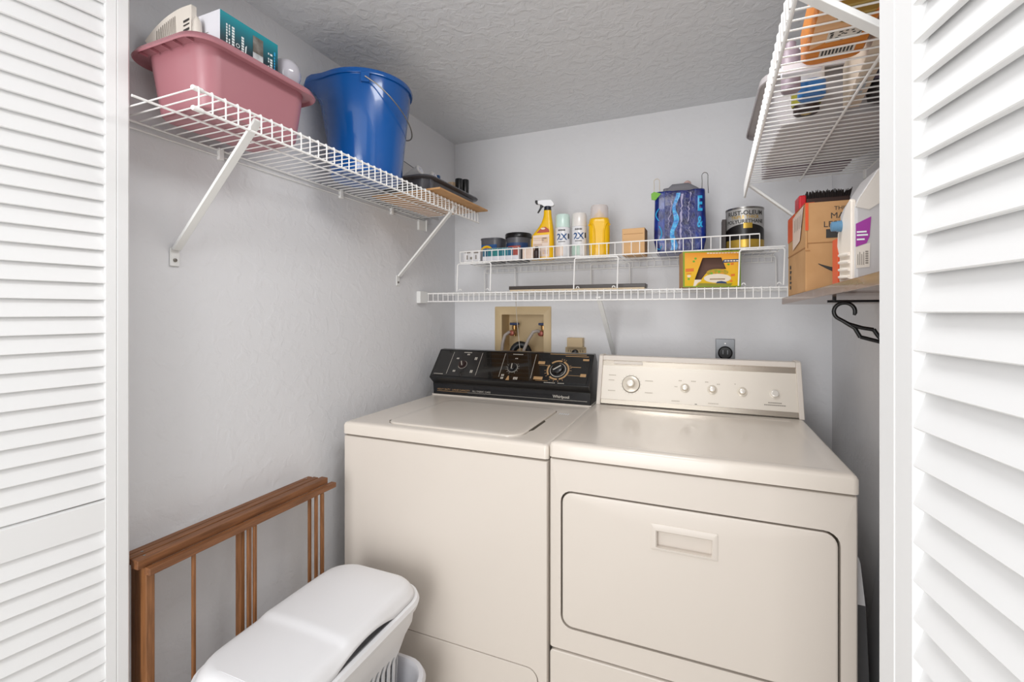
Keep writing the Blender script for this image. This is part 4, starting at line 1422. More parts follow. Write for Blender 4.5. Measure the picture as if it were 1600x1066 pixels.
b = MB()
zs_ = [0.008, 0.05, 0.085, 0.12, 0.155, 0.19, 0.22, 0.245, 0.250]
for za_, zb_ in zip(zs_, zs_[1:]):
    fpl(b, [(-0.057, za_), (0.057, za_), (0.057, zb_), (-0.057, zb_)], 0.0004)
b.build('front_panel', M['bagdark'], bg, smooth=None)
b = MB()
zz = 0.012
pl_, pr_ = [], []
while zz < 0.25:
    o_s = 0.005 * math.sin(zz * 60)
    pl_.append((-0.030 + o_s + (zz - 0.1) * 0.09, zz))
    pr_.append((-0.012 + o_s * 1.6 + (zz - 0.1) * 0.05, zz))
    zz += 0.012
for k in range(len(pl_) - 1):
    fpl(b, [pl_[k], pr_[k], pr_[k + 1], pl_[k + 1]], 0.0016)
b.build('print_panel', M['cyan2'], bg, smooth=None)
rnd = random.Random(3)


def ribbon(mb, x0, slope, amp, wd, z0, z1, d, n=26):
    L = []
    for k in range(n + 1):
        z = z0 + (z1 - z0) * k / n
        c = x0 + slope * (z - 0.1) + rnd.uniform(-amp, amp)
        hw = wd * rnd.uniform(0.25, 1.0)
        L.append(((c - hw, z), (c + hw, z)))
    for k in range(n):
        fpl(mb, [L[k][0], L[k][1], L[k + 1][1], L[k + 1][0]], d)


b = MB()
ribbon(b, 0.003, 0.04, 0.003, 0.0045, 0.015, 0.235, 0.0020)
ribbon(b, 0.026, 0.10, 0.004, 0.0022, 0.12, 0.24, 0.0021, 14)
ribbon(b, -0.043, 0.12, 0.004, 0.0018, 0.10, 0.21, 0.0021, 12)
ribbon(b, 0.036, -0.10, 0.004, 0.0016, 0.02, 0.10, 0.0021, 9)
b.build('print_glint_marks', mat('bag_print_glint', '#9d98bd', 0.3), bg, smooth=None)  # pale ribbons paint crinkle highlights in among the print
b = MB()
cv = lambda X: 0.02 - math.sqrt(max(1e-8, 0.02 ** 2 - min(max(X - 0.0745, 0), 0.0195) ** 2))
b.text('*E', 0.085, lambda x, y: (0.0740 + x * 0.46, fy(0.188 + y) - 0.0026 + cv(0.0740 + x * 0.46), 0.188 + y))
b.text('*&', 0.062, lambda x, y: (0.0740 + x * 0.5, fy(0.116 + y) - 0.0026 + cv(0.0740 + x * 0.5), 0.116 + y))
for z, h_, s_ in ((0.05, 0.06, 0.010), (0.13, 0.05, -0.012)):
    pts = [(-0.078 + s_ * math.sin(k / 8 * PI), fy(z) - 0.001, z + h_ * k / 8) for k in range(9)]
    b.tube(pts, 0.0022, 6)
b.tube([(-0.085, -0.057, 0.02), (-0.075, -0.0615, 0.015), (-0.068, -0.0615, 0.03)], 0.002, 6)
b.build('lettering', M['cyan'], bg, smooth=None)
b = MB()
for sx_ in (-1, 1):
    b.tube([(sx_ * 0.0575, fy(z) - 0.0012, z) for z in (0.008, 0.05, 0.12, 0.19, 0.25)], 0.0009, 6)
b.build('seam', mat('bag_seam', '#5a6aa8', 0.4), bg)
b = MB()
for pts, r in (([(-0.056, -0.02, 0.236), (-0.02, -0.036, 0.262), (0.03, -0.038, 0.262), (0.062, -0.02, 0.246)], 0.019), ([(-0.05, 0.0, 0.25), (0.0, -0.01, 0.258), (0.06, 0.0, 0.25)], 0.022), ([(-0.048, -0.03, 0.24), (-0.050, -0.028, 0.266)], 0.012)):
    b.tube(pts, r, 10)
cl = b.build('cloth', M['greycloth'], smooth=60)
cl.location = bg.location
tag(cl, 'folded grey cloth poking out of the navy bag', 'cloth')
pk2 = MB().lathe([(0.004, -0.016), (0.013, -0.01), (0.016, 0), (0.013, 0.010), (0.004, 0.016)], 14, (-0.076 + 0.030, 1.985, ZR + 0.283))
tag(pk2.build('pink_ball', mat('dusty_pink', '#c9a9a3', 0.6), smooth=60), 'small dusty pink ball on top of the grey cloth', 'ball')
for px_, h_, rad, m_ in ((-0.088, 0.310, 0.0017, M['cord']), (0.094, 0.318, 0.0014, M['tin'])):
    s_ = 0.011
    pts = [(px_ - s_, -0.03, 0.235), (px_ - s_ * 0.9, -0.03, 0.285)] + [(px_ + s_ * math.cos(a), -0.03, h_ - 0.012 + 0.012 * math.sin(a)) for a in [PI - PI * k / 8 for k in range(9)]] + [(px_ + s_, -0.03, 0.27), (px_ + s_ * 1.2, -0.03, 0.235)]
    MB().tube(pts, rad, 6).build('handle', m_, bg, smooth=60)
MB().prism([(-0.108, 0.222), (-0.092, 0.218), (-0.070, 0.243), (-0.098, 0.252), (-0.109, 0.245)], 'y', -0.053, -0.046).build('tag', M['green'], bg)

# paint can and dark carton
pc = thing('paint_can', 'silver and gold labelled varnish can on the rack', 'can', (0.163, 1.995, ZR))
rc_ = 0.0665
MB().lathe([(rc_, 0), (rc_ + 0.0015, 0.001), (rc_ + 0.0015, 0.005), (rc_, 0.006), (rc_, 0.158), (rc_ + 0.0015, 0.159), (rc_ + 0.0015, 0.164), (rc_ - 0.003, 0.165), (rc_ - 0.006, 0.160)], 36).build('can_body', M['tin'], pc, smooth=40)
b = MB()
band(b, 0, 0, rc_, R(-200), R(20), 0.075, 0.157, 36)
b.build('label', M['silverlabel'], pc, smooth=40)
b = MB()
v = []
NN = 28
for i in range(NN + 1):
    a = R(-190) + R(200) * i / NN
    top = 0.100 - 0.030 * abs((i / NN - 0.5) * 2) ** 1.6
    for z in (0.007, top):
        v.append((rc_ * 1.012 * math.cos(a), rc_ * 1.012 * math.sin(a), z))
b.add(v, [(2 * i, 2 * i + 2, 2 * i + 3, 2 * i + 1) for i in range(NN)])
b.build('label', M['blacklabel'], pc, smooth=40)
b = MB()
band(b, 0, 0, rc_, R(-165), R(-15), 0.010, 0.040, 24, 0, 0.0016)
band(b, 0, 0, rc_, R(-98), R(-72), 0.082, 0.102, 6, 0, 0.0016)
b.build('label', M['goldlabel'], pc, smooth=40)
b = MB()
for nm, sz, z in (('*RUST-OLEUM', 0.0225, 0.140), ('*POLYURETHANE', 0.0190, 0.108)):
    b.text(nm, sz, bent(0, 0, rc_, z, R(-93), 0.0012))
b.build('lettering', M['ink'], pc, smooth=None)
b = MB()
b.text('*TRIPLE THICK', 0.0165, bent(0, 0, rc_, 0.1245, R(-93), 0.0012))
b.build('lettering', M['goldlabel'], pc, smooth=None)
b = MB().box(0.082, 0.096, 1.97, 2.03, ZR, ZR + 0.128)
tag(b.build('dark_carton', M['umber'], bevel=0.001), 'narrow dark brown carton behind the varnish can', 'box')

# ------------------------------------------------------------------ on the low shelf
ds = thing('long_slat_pack', 'long flat dark brown slat with tan underside on the back shelf', 'slat', (-0.51, 1.97, 1.3855))
MB().box(-0.30, 0.30, -0.030, 0.045, 0.0, 0.008).build('underside', M['tanslat'], ds)
MB().box(-0.305, 0.305, -0.032, 0.047, 0.008, 0.024).build('slat', M['slatdark'], ds, bevel=0.002)
fb = thing('food_box', 'orange and yellow food box with a die-cut window', 'box', (0.042, 1.882, 1.3855), R(11))
W_, H_, D_ = 0.205, 0.1365, 0.09
hole = [(.344, .815), (.668, .815), (.754, .494), (.467, .475), (.385, .346), (.32, .21), (.205, .21)]
outr = [(0, 1), (1, 1), (1, .45), (1, 0), (.45, 0), (.2, 0), (0, 0)]
FP = lambda p, y: (-W_ / 2 + p[0] * W_, y, p[1] * H_)
b = MB()
b.loft([[FP(p, 0.001) for p in outr], [FP(p, 0.0) for p in outr], [FP(p, 0.0) for p in hole], [FP(p, 0.001) for p in hole]], False, False)
b.build('front_panel', M['orangeY'], fb, smooth=None)
b = MB()
x_, X_ = -W_ / 2, W_ / 2
th = 0.001
b.box(x_, x_ + th, 0.001, D_, 0, H_)
b.box(X_ - th, X_, 0.001, D_, 0, H_)
b.box(x_, X_, 0.001, D_, 0, th)
b.box(x_, X_, 0.001, D_, H_ - th, H_)
b.box(x_, X_, D_ - th, D_, 0, H_)
b.build('carton', M['card'], fb, smooth=None)
b = MB()
b.box(x_ + th, X_ - th, 0.03, D_ - 0.002, th, H_ - th)
b.build('inner_tray', M['boxin'], fb, smooth=None)
b = MB()
for u0, u1, v0, v1 in ((0, 0.028, 0, 1), (0.972, 1, 0, 1), (0.028, 0.972, 0.965, 1), (0.028, 0.972, 0, 0.03)):
    b.quad((-W_ / 2, -0.0004, 0), (W_, 0, 0), (0, 0, H_), u0, u1, v0, v1)
b.build('border_print', M['boxgreen'], fb, smooth=None)


def oval(mb, u, v, a, bb_, y, n=20):
    mb.add([FP((u + a * math.cos(2 * PI * i / n), v + bb_ * math.sin(2 * PI * i / n)), y) for i in range(n)], [tuple(range(n))])


b = MB()
b.add([FP(p, -0.0006) for p in ((.205, .21), (.18, .03), (.22, .03), (.26, .12), (.32, .17), (.32, .21))], [(0, 1, 2, 3, 4, 5)])
oval(b, .60, .24, .235, .125, -0.0007)
b.build('print_white', M['cream2'], fb, smooth=None)
b = MB()
oval(b, .60, .40, .19, .10, -0.0005)
b.build('print_filling', mat('filling_print', '#d99a2e', 0.5, var='#8f9a2a', vscale=90), fb, smooth=None)
b = MB()
b.add([FP(p, -0.0006) for p in ((.24, .03), (.28, .11), (.40, .11), (.62, .085), (.86, .10), (.83, .03))], [(0, 1, 2, 3, 4, 5)])
b.build('print_leaf', M['olive'], fb, smooth=None)
b = MB()
b.add([FP(p, -0.0006) for p in ((.69, .665), (.985, .69), (.985, .765), (.705, .755))], [(0, 1, 2, 3)])
b.add([FP(p, -0.0009) for p in ((.57, .10), (.60, .15), (.67, .165), (.74, .14), (.77, .095))], [(0, 1, 2, 3, 4)])
b.build('print_navy', M['boxnavy'], fb, smooth=None)
b = MB()
for k in range(11):
    u0 = 0.42 + 0.051 * k
    b.add([FP(p, -0.0006) for p in ((u0, .925), (u0 + .04, .925), (u0 + .04, .955), (u0, .955))], [(0, 1, 2, 3)])
for k in range(5):
    u0 = 0.72 + 0.05 * k
    b.add([FP(p, -0.0009) for p in ((u0, .70), (u0 + .038, .70), (u0 + .038, .735), (u0, .735))], [(0, 1, 2, 3)])
oval(b, .105, .31, .035, .035, -0.0006, 10)
b.build('print_cream', M['cream2'], fb, smooth=None)
b = MB()
for u0, v0, u1, v1 in ((.045, .43, .19, .53), (.055, .365, .15, .395), (.83, .60, .88, .66), (.83, .29, .90, .36), (.82, .13, .86, .19)):
    b.add([FP(p, -0.0006) for p in ((u0, v0), (u1, v0 + .01), (u1, v1), (u0, v1 - .01))], [(0, 1, 2, 3)])
b.build('print_orange', M['orange'], fb, smooth=None)
b = MB()
for u, v in ((.19, .72), (.10, .23), (.79, .62), (.50, .38), (.22, .80), (.63, .42)):
    oval(b, u, v, .022, .03, -0.0008, 10)
b.build('print_green', M['green'], fb, smooth=None)
b = MB()
for k in range(12):
    u0 = 0.47 + 0.022 * k
    b.add([FP(p, -0.0010) for p in ((u0, .20), (u0 + .017, .20), (u0 + .017, .235), (u0, .235))], [(0, 1, 2, 3)])
b.build('print_small_text', mat('brown_print', '#8a6a45', 0.5), fb, smooth=None)

# ------------------------------------------------------------------ washer supply box, outlets
ob = thing('washer_supply_box', 'beige recessed water supply box in the back wall', 'utility box', (-0.84, YB, 1.2))
fo = rb(-0.993, -0.686, 1.030, 1.319, 0.004, 2)
fi = rb(-0.953, -0.724, 1.070, 1.278, 0.003, 2)
b = MB()
b.loft([xz(fo, YB - 0.0005), xz(fo, YB - 0.006), xz(rb(-0.991, -0.688, 1.032, 1.317, 0.004, 2), YB - 0.008), xz(fi, YB - 0.008), xz(fi, YB + 0.092)], False, True)
b.build('box_shell', M['beige_l'], ob, world=True, smooth=40)
for k, vx in enumerate((-0.902, -0.742)):
    b = MB()
    y = YB + 0.045
    b.lathe([(0.009, 0), (0.009, 0.035), (0.013, 0.036), (0.013, 0.055), (0.008, 0.057)], 14, (vx, y, 1.165))
    b.lathe([(0.010, -0.035), (0.012, -0.034), (0.012, -0.01), (0.009, 0.0)], 14, (vx, y - 0.004, 1.186), axis='y')
    vo = b.build('valve', M['brass'], ob, world=True, smooth=40)
    b = MB().box(vx - 0.026, vx + 0.024, y - 0.008, y + 0.008, 1.222, 1.235)
    h = b.build('valve_handle', M['valveblue'], ob, world=True, bevel=0.003)
    b = MB().lathe([(0.011, -0.02), (0.0145, -0.018), (0.0145, 0.0), (0.010, 0.002)], 12, (vx, y - 0.03, 1.182), axis='y')
    b.build('coupling', M['rust'], ob, world=True, smooth=40)
hA = MB().tube([(-0.902, YB + 0.012, 1.182), (-0.915, YB - 0.004, 1.186), (-0.930, YB - 0.02, 1.170), (-0.938, YB - 0.03, 1.13), (-0.942, YB - 0.04, 1.05), (-0.94, YB - 0.05, 0.93)], 0.0085, 10)
tag(hA.build('supply_hose', M['hose'], smooth=60), 'grey water hose bending steeply down from the far valve', 'hose', 'washer supply hoses')
hB = MB().tube([(-0.742, YB + 0.012, 1.182), (-0.755, YB - 0.006, 1.196), (-0.775, YB - 0.02, 1.190), (-0.795, YB - 0.03, 1.155), (-0.815, YB - 0.04, 1.105), (-0.828, YB - 0.05, 1.04), (-0.83, YB - 0.05, 0.93)], 0.0085, 10)
tag(hB.build('supply_hose', M['hose'], smooth=60), 'grey water hose arching down beside the black drain hose', 'hose', 'washer supply hoses')
pts = [(-0.885, YB - 0.03, 0.95), (-0.885, YB - 0.03, 1.06)] + [(-0.845 + 0.040 * math.cos(a), YB - 0.03 + 0.03 * (1 - a / PI), 1.075 + 0.050 * math.sin(a)) for a in [PI - PI * k / 10 for k in range(11)]] + [(-0.805, YB + 0.0, 1.075)]
dh = MB().tube(pts, 0.018, 14)
tag(dh.build('drain_hose', M['rubber'], smooth=60), 'black arched drain hose in the beige supply box', 'hose')
st = MB().tube([(-0.846, YB - 0.08, 1.376), (-0.843, YB - 0.08, 1.30), (-0.834, YB - 0.08, 1.20), (-0.822, YB - 0.08, 1.095)], 0.0016, 6)
tag(st.build('pull_string', M['cord'], smooth=60), 'thin white string hanging before the supply box', 'string')

ol = thing('wall_outlet', 'beige duplex wall outlet behind the washer console', 'outlet', (-0.560, YB, 1.085))
MB().box(-0.052, 0.052, -0.007, -0.0005, -0.045, 0.034).build('cover_plate', M['beige'], ol, bevel=0.003)
for s_ in (-1, 1):
    b = MB()
    for dx in (-0.006, 0.006):
        b.box(s_ * 0.030 + dx - 0.0012, s_ * 0.030 + dx + 0.0012, -0.0078, -0.0066, 0.010, 0.020)
    b.lathe([(0.0028, -0.0078), (0.0028, -0.0066)], 8, (s_ * 0.030, 0, 0.003), axis='y')
    b.build('socket_slots', M['umber'], ol)
b = MB().lathe([(0.014, -0.008), (0.016, -0.010), (0.015, -0.028), (0.010, -0.032)], 14, (0.0, 0, 0.008), axis='y')
tag_plug = b.build('power_plug', M['blackpl'], smooth=40)
tag_plug.location = ol.location
tag(tag_plug, 'black round power plug in the beige outlet', 'plug')
ad = thing('plug_adapter', 'beige box adapter mounted above the wall outlet', 'adapter', (-0.557, YB, 1.12))
MB().box(-0.039, 0.039, -0.035, -0.0005, 0.0, 0.046).build('adapter_case', M['beige'], ad, bevel=0.003)
MB().box(-0.046, 0.046, -0.030, -0.0005, -0.004, 0.001).build('adapter_base', M['beige'], ad, bevel=0.001)
do = thing('dryer_outlet', 'steel plate outlet with black round dryer socket', 'outlet', (0.1025, YB, 1.12))
MB().box(-0.038, 0.038, -0.006, -0.0005, -0.062, 0.054).build('cover_plate', M['steelplate'], do, bevel=0.002)
b = MB().lathe([(0.028, -0.006), (0.029, -0.012), (0.026, -0.015), (0.024, -0.012)], 26, (0, 0, -0.006), axis='y')
b.build('socket', M['blackpl'], do, smooth=40)
b = MB()
for dx in (-0.009, 0.009):
    b.box(dx - 0.0015, dx + 0.0015, -0.0165, -0.011, -0.012, 0.006)
b.build('socket_slots', M['steelplate'], do)
MB().lathe([(0.003, -0.006), (0.003, -0.008)], 8, (0, 0, 0.034), axis='y').build('screw', M['tin'], do)

# ------------------------------------------------------------------ brown board shelf and what stands on it
bd = thing('board_shelf', 'brown laminate board shelf on the wall by the louvred door', 'shelf', (0.37, 1.70, 1.315))
zb0 = lambda y: 1.315 + (1.70 - y) * 0.018
BT = 0.021
b = MB()
b.loft([[(x, y, zb0(y) + dz) for x, dz in ((0.247, 0), (XR - 0.001, 0), (XR - 0.001, BT), (0.247, BT))] for y in (0.66, 1.70)])
b.build('board', M['shelfwood'], bd, world=True, bevel=0.0015)
b = MB()
b.tube([(0.262, 1.20, 1.3140), (XR - 0.001, 1.20, 1.3140)], 0.0028, 8)
b.tube([(0.275, 1.20, 1.3140), (0.275, 1.20, zb0(1.20) + 0.001)], 0.004, 6)
b.tube([(0.46, 1.20, 1.3140), (0.46, 1.20, zb0(1.20) + 0.001)], 0.004, 6)
b.build('hanging_rod', M['blackpl'], bd, world=True)
zbt = lambda y: zb0(y) + BT + 0.0006

hg = thing('coat_hanger', 'black plastic coat hanger hooked under the brown board', 'hanger', (0.2935, 1.20, 1.3105), R(-6))


def HP(px, py):
    return ((px - 1318) * 0.00141, 0.0, (477 - py) * 0.00141)


b = MB()
cx_, cy_, rad = 1318.0, 490.5, 13.5
pts = [(cx_ + rad * math.cos(a), cy_ - rad * math.sin(a)) for a in [R(-25) + R(250) * k / 16 for k in range(17)]]
pts += [(1316, 505), (1326, 512)]
k_ = [HP(x, y) for x, y in pts]
b.tube(k_, [0.0026] + [0.0042] * (len(k_) - 2) + [0.005], 10)
for seg in ([(1324, 510), (1340, 515.5), (1354, 518)], [(1354, 517.5), (1360, 528), (1371, 541)], [(1324, 511), (1331, 516), (1338, 530)], [(1338, 529.5), (1352, 533.5), (1371, 539)]):
    b.tube([HP(x, y) for x, y in seg], 0.0043, 10)
b.tube([HP(1370, 539), HP(1382, 545), HP(1400, 556), HP(1440, 590), HP(1486, 628), HP(1496, 640), HP(1490, 648)], 0.0052, 10)
b.tube([HP(1382, 545), HP(1372, 550), HP(1368, 557), HP(1371, 566), HP(1384, 590), HP(1410, 622), HP(1440, 640), HP(1490, 648)], 0.0045, 10)
b.build('hanger_frame', M['blackpl'], hg, smooth=60)

cbx = thing('shipping_box', 'tan shipping box with orange tape and black arrow print', 'box', (0.36, 1.49, zbt(1.49)))
bx0, bx1, by0, by1, bzt = 0.252, 0.470, 1.370, 1.615, 1.571
bz0 = zbt(1.37)
b = MB()
b.loft([[(bx0, by0, zbt(by0)), (bx1, by0, zbt(by0)), (bx1, by1, zbt(by1)), (bx0, by1, zbt(by1))], [(bx0, by0, bzt), (bx1, by0, bzt), (bx1, by1, bzt), (bx0, by1, bzt)]])
b.build('carton', M['card'], cbx, world=True, bevel=0.0015)
MB().box(bx0 + 0.004, bx1 - 0.004, by0 - 0.0016, by0 - 0.0002, 1.468, bzt - 0.001).build('flap', M['card'], cbx, world=True)
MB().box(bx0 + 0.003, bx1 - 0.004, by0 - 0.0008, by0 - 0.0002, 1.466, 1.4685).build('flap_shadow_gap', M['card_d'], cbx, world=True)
b = MB()
b.box(bx0 - 0.0012, bx0 - 0.0002, by0 + 0.002, by1 - 0.002, 1.455, 1.458)
b.box(bx0 - 0.001, bx0 + 0.010, by0 - 0.0012, by0 - 0.0004, 1.447, 1.4495)
b.box(bx0 + 0.003, bx0 + 0.0042, by0 - 0.0022, by0 - 0.0014, 1.455, 1.50)
b.build('crease', M['card_d'], cbx, world=True)
b = MB()
b.box(bx0 - 0.0014, bx0 - 0.0004, by0 + 0.14, by1 - 0.001, 1.50, bzt - 0.002)
b.box(bx0 - 0.0008, bx0 + 0.006, by0 - 0.0024, by0 - 0.0014, 1.50, bzt - 0.001)
b.box(bx0 - 0.0012, bx0 + 0.02, by0 + 0.0, by1, bzt - 0.0002, bzt + 0.0006)
b.build('tape', M['orangetape'], cbx, world=True)
b = MB()
b.add([(bx0 - 0.0022, y, z) for y, z in ((by0 + 0.012, 1.568), (by0 + 0.16, 1.560), (by0 + 0.16, 1.468), (by0 + 0.06, 1.482))], [(0, 1, 2, 3)])
b.build('address_label', M['label_p'], cbx, world=True, smooth=None)
b = MB()
for k in range(5):
    y = by0 + 0.04 + k * 0.022
    b.add([(bx0 - 0.0028, y_, z_) for y_, z_ in ((y, 1.55), (y + 0.004, 1.55), (y + 0.004, 1.515), (y, 1.515))], [(0, 1, 2, 3)])
b.build('label_print', M['ink_l'], cbx, world=True, smooth=None)
b = MB()
for k, (z, h_) in enumerate(((1.43, 0.012), (1.414, 0.01), (1.40, 0.014), (1.382, 0.008), (1.37, 0.012))):
    b.add([(bx0 - 0.0008, y_, z_) for y_, z_ in ((by1 - 0.03, z), (by1 - 0.05 - 0.01 * (k % 2), z - 0.003), (by1 - 0.05, z - h_), (by1 - 0.03, z - h_))], [(0, 1, 2, 3)])
b.build('side_print', M['ink'], cbx, world=True, smooth=None)
b = MB()                                                     # arrow swoosh
sw_t, sw_b = [], []
for k in range(11):
    t = k / 10
    x = 0.2795 + 0.075 * t
    z = 1.4145 - 0.032 * t + 0.014 * t * t
    wdt = 0.0018 + 0.024 * t - 0.006 * t * t
    sw_t.append((x, by0 - 0.0008, z))
    sw_b.append((x, by0 - 0.0008, z - wdt))
b.add(sw_t + sw_b, [(k, k + 1, 12 + k, 11 + k) for k in range(10)])
b.build('arrow_print', M['ink'], cbx, world=True, smooth=None)
b = MB()
for s_, sz, x, z in (('THIS', 0.014, 0.313, 1.5515), ('MADE', 0.021, 0.305, 1.533), ('LESS', 0.021, 0.290, 1.512)):
    b.text(s_[0:4], sz, lambda px_, pz_, x=x, z=z: (x + px_, by0 - 0.0024, z + pz_), ax='LEFT')
b.quad((0.296, by0 - 0.0024, 1.478), (1, 0, 0), (0, 0, 1), 0, 0.04, 0, 0.022)
b.build('lettering', M['ink'], cbx, world=True, smooth=None)

br = thing('scrub_brush', 'dark bristled brush with red end, on the shipping box', 'brush', (0.315, 1.49, bzt + 0.001))
b = MB().box(-0.044, 0.056, -0.028, 0.028, 0.0, 0.030)
b.build('brush_block', M['bristle_b'], br, bevel=0.003)
MB().box(-0.062, -0.044, -0.030, 0.030, 0.0, 0.040).build('red_end', M['red2'], br, bevel=0.004)
b = MB()
rnd = random.Random(5)
for i in range(24):
    for j in range(7):
        x = -0.042 + i * 0.0042
        y = -0.025 + j * 0.0083
        t = 0.046 + rnd.random() * 0.006
        if i > 20:
            x2 = x + 0.006
        else:
            x2 = x + rnd.uniform(-0.002, 0.002)
        b.tube([(x, y, 0.028), (x2, y + rnd.uniform(-0.002, 0.002), t)], [0.0019, 0.0009], 4)
bo_ = b.build('bristles', M['bristle'], br)
bo_['kind'] = 'stuff'

oc = MB().box(0.268, 0.42, 1.145, 1.185, zbt(1.145), 1.446)
tag(oc.build('orange_carton', M['orangetape'], bevel=0.001), 'bright orange carton between shipping box and detergent jug', 'box')

jg = thing('detergent_jug', 'white and grey detergent jug with blue tap and purple label', 'jug', (0.36, 1.08, zbt(1.03)))
jz = zbt(1.03)
ft = [(0.268, jz), (0.268, 1.488), (0.274, 1.503), (0.302, 1.552), (0.330, 1.578), (0.42, 1.585), (0.46, 1.56), (0.46, jz)]
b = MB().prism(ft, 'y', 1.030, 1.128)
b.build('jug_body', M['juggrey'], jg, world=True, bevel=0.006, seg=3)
b = MB().prism([(0.2695, 1.487), (0.2755, 1.503), (0.303, 1.551), (0.331, 1.576), (0.42, 1.583), (0.44, 1.52), (0.36, 1.516), (0.335, 1.500), (0.31, 1.494), (0.29, 1.480)], 'y', 1.0288, 1.031)
b.build('jug_shoulder', M['jugpale'], jg, world=True)
sp_ = [(1.034, jz + 0.002), (1.112, jz + 0.002), (1.110, jz + 0.05), (1.124, jz + 0.07), (1.128, 1.425), (1.124, 1.452), (1.098, 1.472), (1.07, 1.495), (1.045, 1.506), (1.034, 1.500)]
b = MB().prism(sp_, 'x', 0.263, 0.272)
b.build('spout_side', M['jugwhite'], jg, world=True, bevel=0.003)
for k in range(4):
    z = jz + 0.010 + k * 0.0145
    b = MB().tube([(0.262, 1.040, z - 0.002), (0.2605, 1.075, z), (0.262, 1.104, z + 0.002)], [0.0032, 0.0048, 0.0032], 8)
    b.build('grip_rib', M['jugwhite'], jg, world=True, smooth=60)
b = MB().lathe([(0.0075, -0.0175), (0.0098, -0.0165), (0.0100, -0.008), (0.0112, -0.007), (0.0112, -0.001), (0.0125, 0.0), (0.0125, 0.003)], 20, (0.2635, 1.098, 1.463), axis='x')
b.build('tap', M['capblue'], jg, world=True, smooth=40)
b = MB()
b.plate((0, 1.0298, 0), (1, 0, 0), (0, 0, 1), [(0.2695, 1.412), (0.286, 1.418), (0.2905, 1.430), (0.293, 1.467), (0.2695, 1.455)], 0.0006)
b.build('label', M['purple'], jg, world=True, smooth=None)
b = MB()
b.plate((0, 1.0298, 0), (1, 0, 0), (0, 0, 1), [(0.2695, 1.372), (0.2905, 1.374), (0.2915, 1.418), (0.286, 1.417), (0.2695, 1.411)], 0.0006)
b.build('label', M['paper'], jg, world=True, smooth=None)
b = MB()
for k in range(6):
    b.quad((0.284, 1.0289, 1.380 + k * 0.0042), (1, 0, 0), (0, 0, 1), 0, 0.0045, 0, 0.0028)
for k in range(4):
    b.quad((0.272 + k * 0.003, 1.0289, 1.378), (1, 0, 0), (0, 0, 1), 0, 0.0012, 0, 0.02 + 0.004 * (k % 2))
b.build('label_print', M['ink_l'], jg, world=True, smooth=None)
b = MB()
for k, (z, a) in enumerate(((1.438, 0.015), (1.432, 0.017), (1.424, 0.012))):
    b.quad((0.271, 1.0289, z), (1, 0, 0), (0, 0, 1), 0, a, 0, 0.003)
b.build('label_print', M['print_w'], jg, world=True, smooth=None)

# ------------------------------------------------------------------ things on the shelf above
ZQ = 1.7505
po = thing('snack_pouch', 'orange pouch with a gold window and barcode labels', 'pouch', (0.215, 0.90, ZQ), R(-4))
b = MB()
b.loft([xy(rr(0, -0.005, 0.085, 0.20, 0.018, 4), 0.0), xy(rr(0, -0.005, 0.094, 0.212, 0.02, 4), 0.006), xy(rr(0, -0.005, 0.096, 0.214, 0.022, 4), 0.05), xy(rr(0, -0.005, 0.07, 0.19, 0.02, 4), 0.085)])
b.build('pouch_body', M['pouch'], po, smooth=50)
dn = lambda pts, d: [(x, y, -d) for x, y in pts]
b = MB()
b.add(dn([(-0.040, -0.10), (0.03, -0.10), (0.03, -0.03), (-0.01, 0.015), (-0.040, 0.035)], 0.0003), [(0, 1, 2, 3, 4)])
b.build('pale_panel', M['pouchpale'], po, smooth=None)
b = MB()
b.add([(0.012 + 0.03 * math.cos(2 * PI * i / 20), -0.072 + 0.045 * math.sin(2 * PI * i / 20), -0.0006) for i in range(20)], [tuple(range(20))])
b.build('window', M['goldwin'], po, smooth=None)
b = MB()
b.add(dn([(-0.018, -0.012), (0.03, -0.012), (0.03, 0.022), (-0.018, 0.022)], 0.0007), [(0, 1, 2, 3)])
b.add(dn([(-0.022, 0.045), (0.03, 0.045), (0.03, 0.068), (-0.022, 0.068)], 0.0007), [(0, 1, 2, 3)])
b.build('label', M['paper'], po, smooth=None)
b = MB()
for k in range(9):
    x = -0.019 + k * 0.0053
    b.add(dn([(x, 0.048), (x + 0.003, 0.048), (x + 0.003, 0.065), (x, 0.065)], 0.0010), [(0, 1, 2, 3)])
for k in range(24):
    x, y = -0.016 + rnd.random() * 0.042, -0.010 + rnd.random() * 0.028
    b.add(dn([(x, y), (x + 0.004, y), (x + 0.004, y + 0.003), (x, y + 0.003)], 0.0010), [(0, 1, 2, 3)])
b.build('label_print', M['ink'], po, smooth=None)
b = MB().box(0.148, 0.214, 1.016, 1.034, ZQ, ZQ + 0.02)
tag(b.build('white_strip', M['whitecard'], bevel=0.001), 'narrow white strip next to the orange pouch', 'strip')
b = thing('long_carton', 'long narrow beige carton beside the orange pouch', 'box', (0.300, 1.075, ZQ), R(-5.4))
MB().box(-0.015, 0.015, -0.165, 0.165, 0, 0.095).build('carton', M['beigecarton'], b, bevel=0.001)
m_ = MB()
for k, (y, a) in enumerate(((-0.15, 0.02), (0.03, 0.03), (0.075, 0.012))):
    m_.add([(-0.008, y, -0.0004), (0.006, y, -0.0004), (0.006, y + a, -0.0004), (-0.008, y + a, -0.0004)], [(0, 1, 2, 3)])
m_.build('print', mat('carton_print', '#a9b3bd', 0.5), b, smooth=None)
b = MB().box(0.318, 0.470, 0.90, 1.105, ZQ, ZQ + 0.12)
tag(b.build('purple_box', M['purpledark'], bevel=0.002), 'dark purple box against the wall on the crowded shelf', 'box')
b = MB()
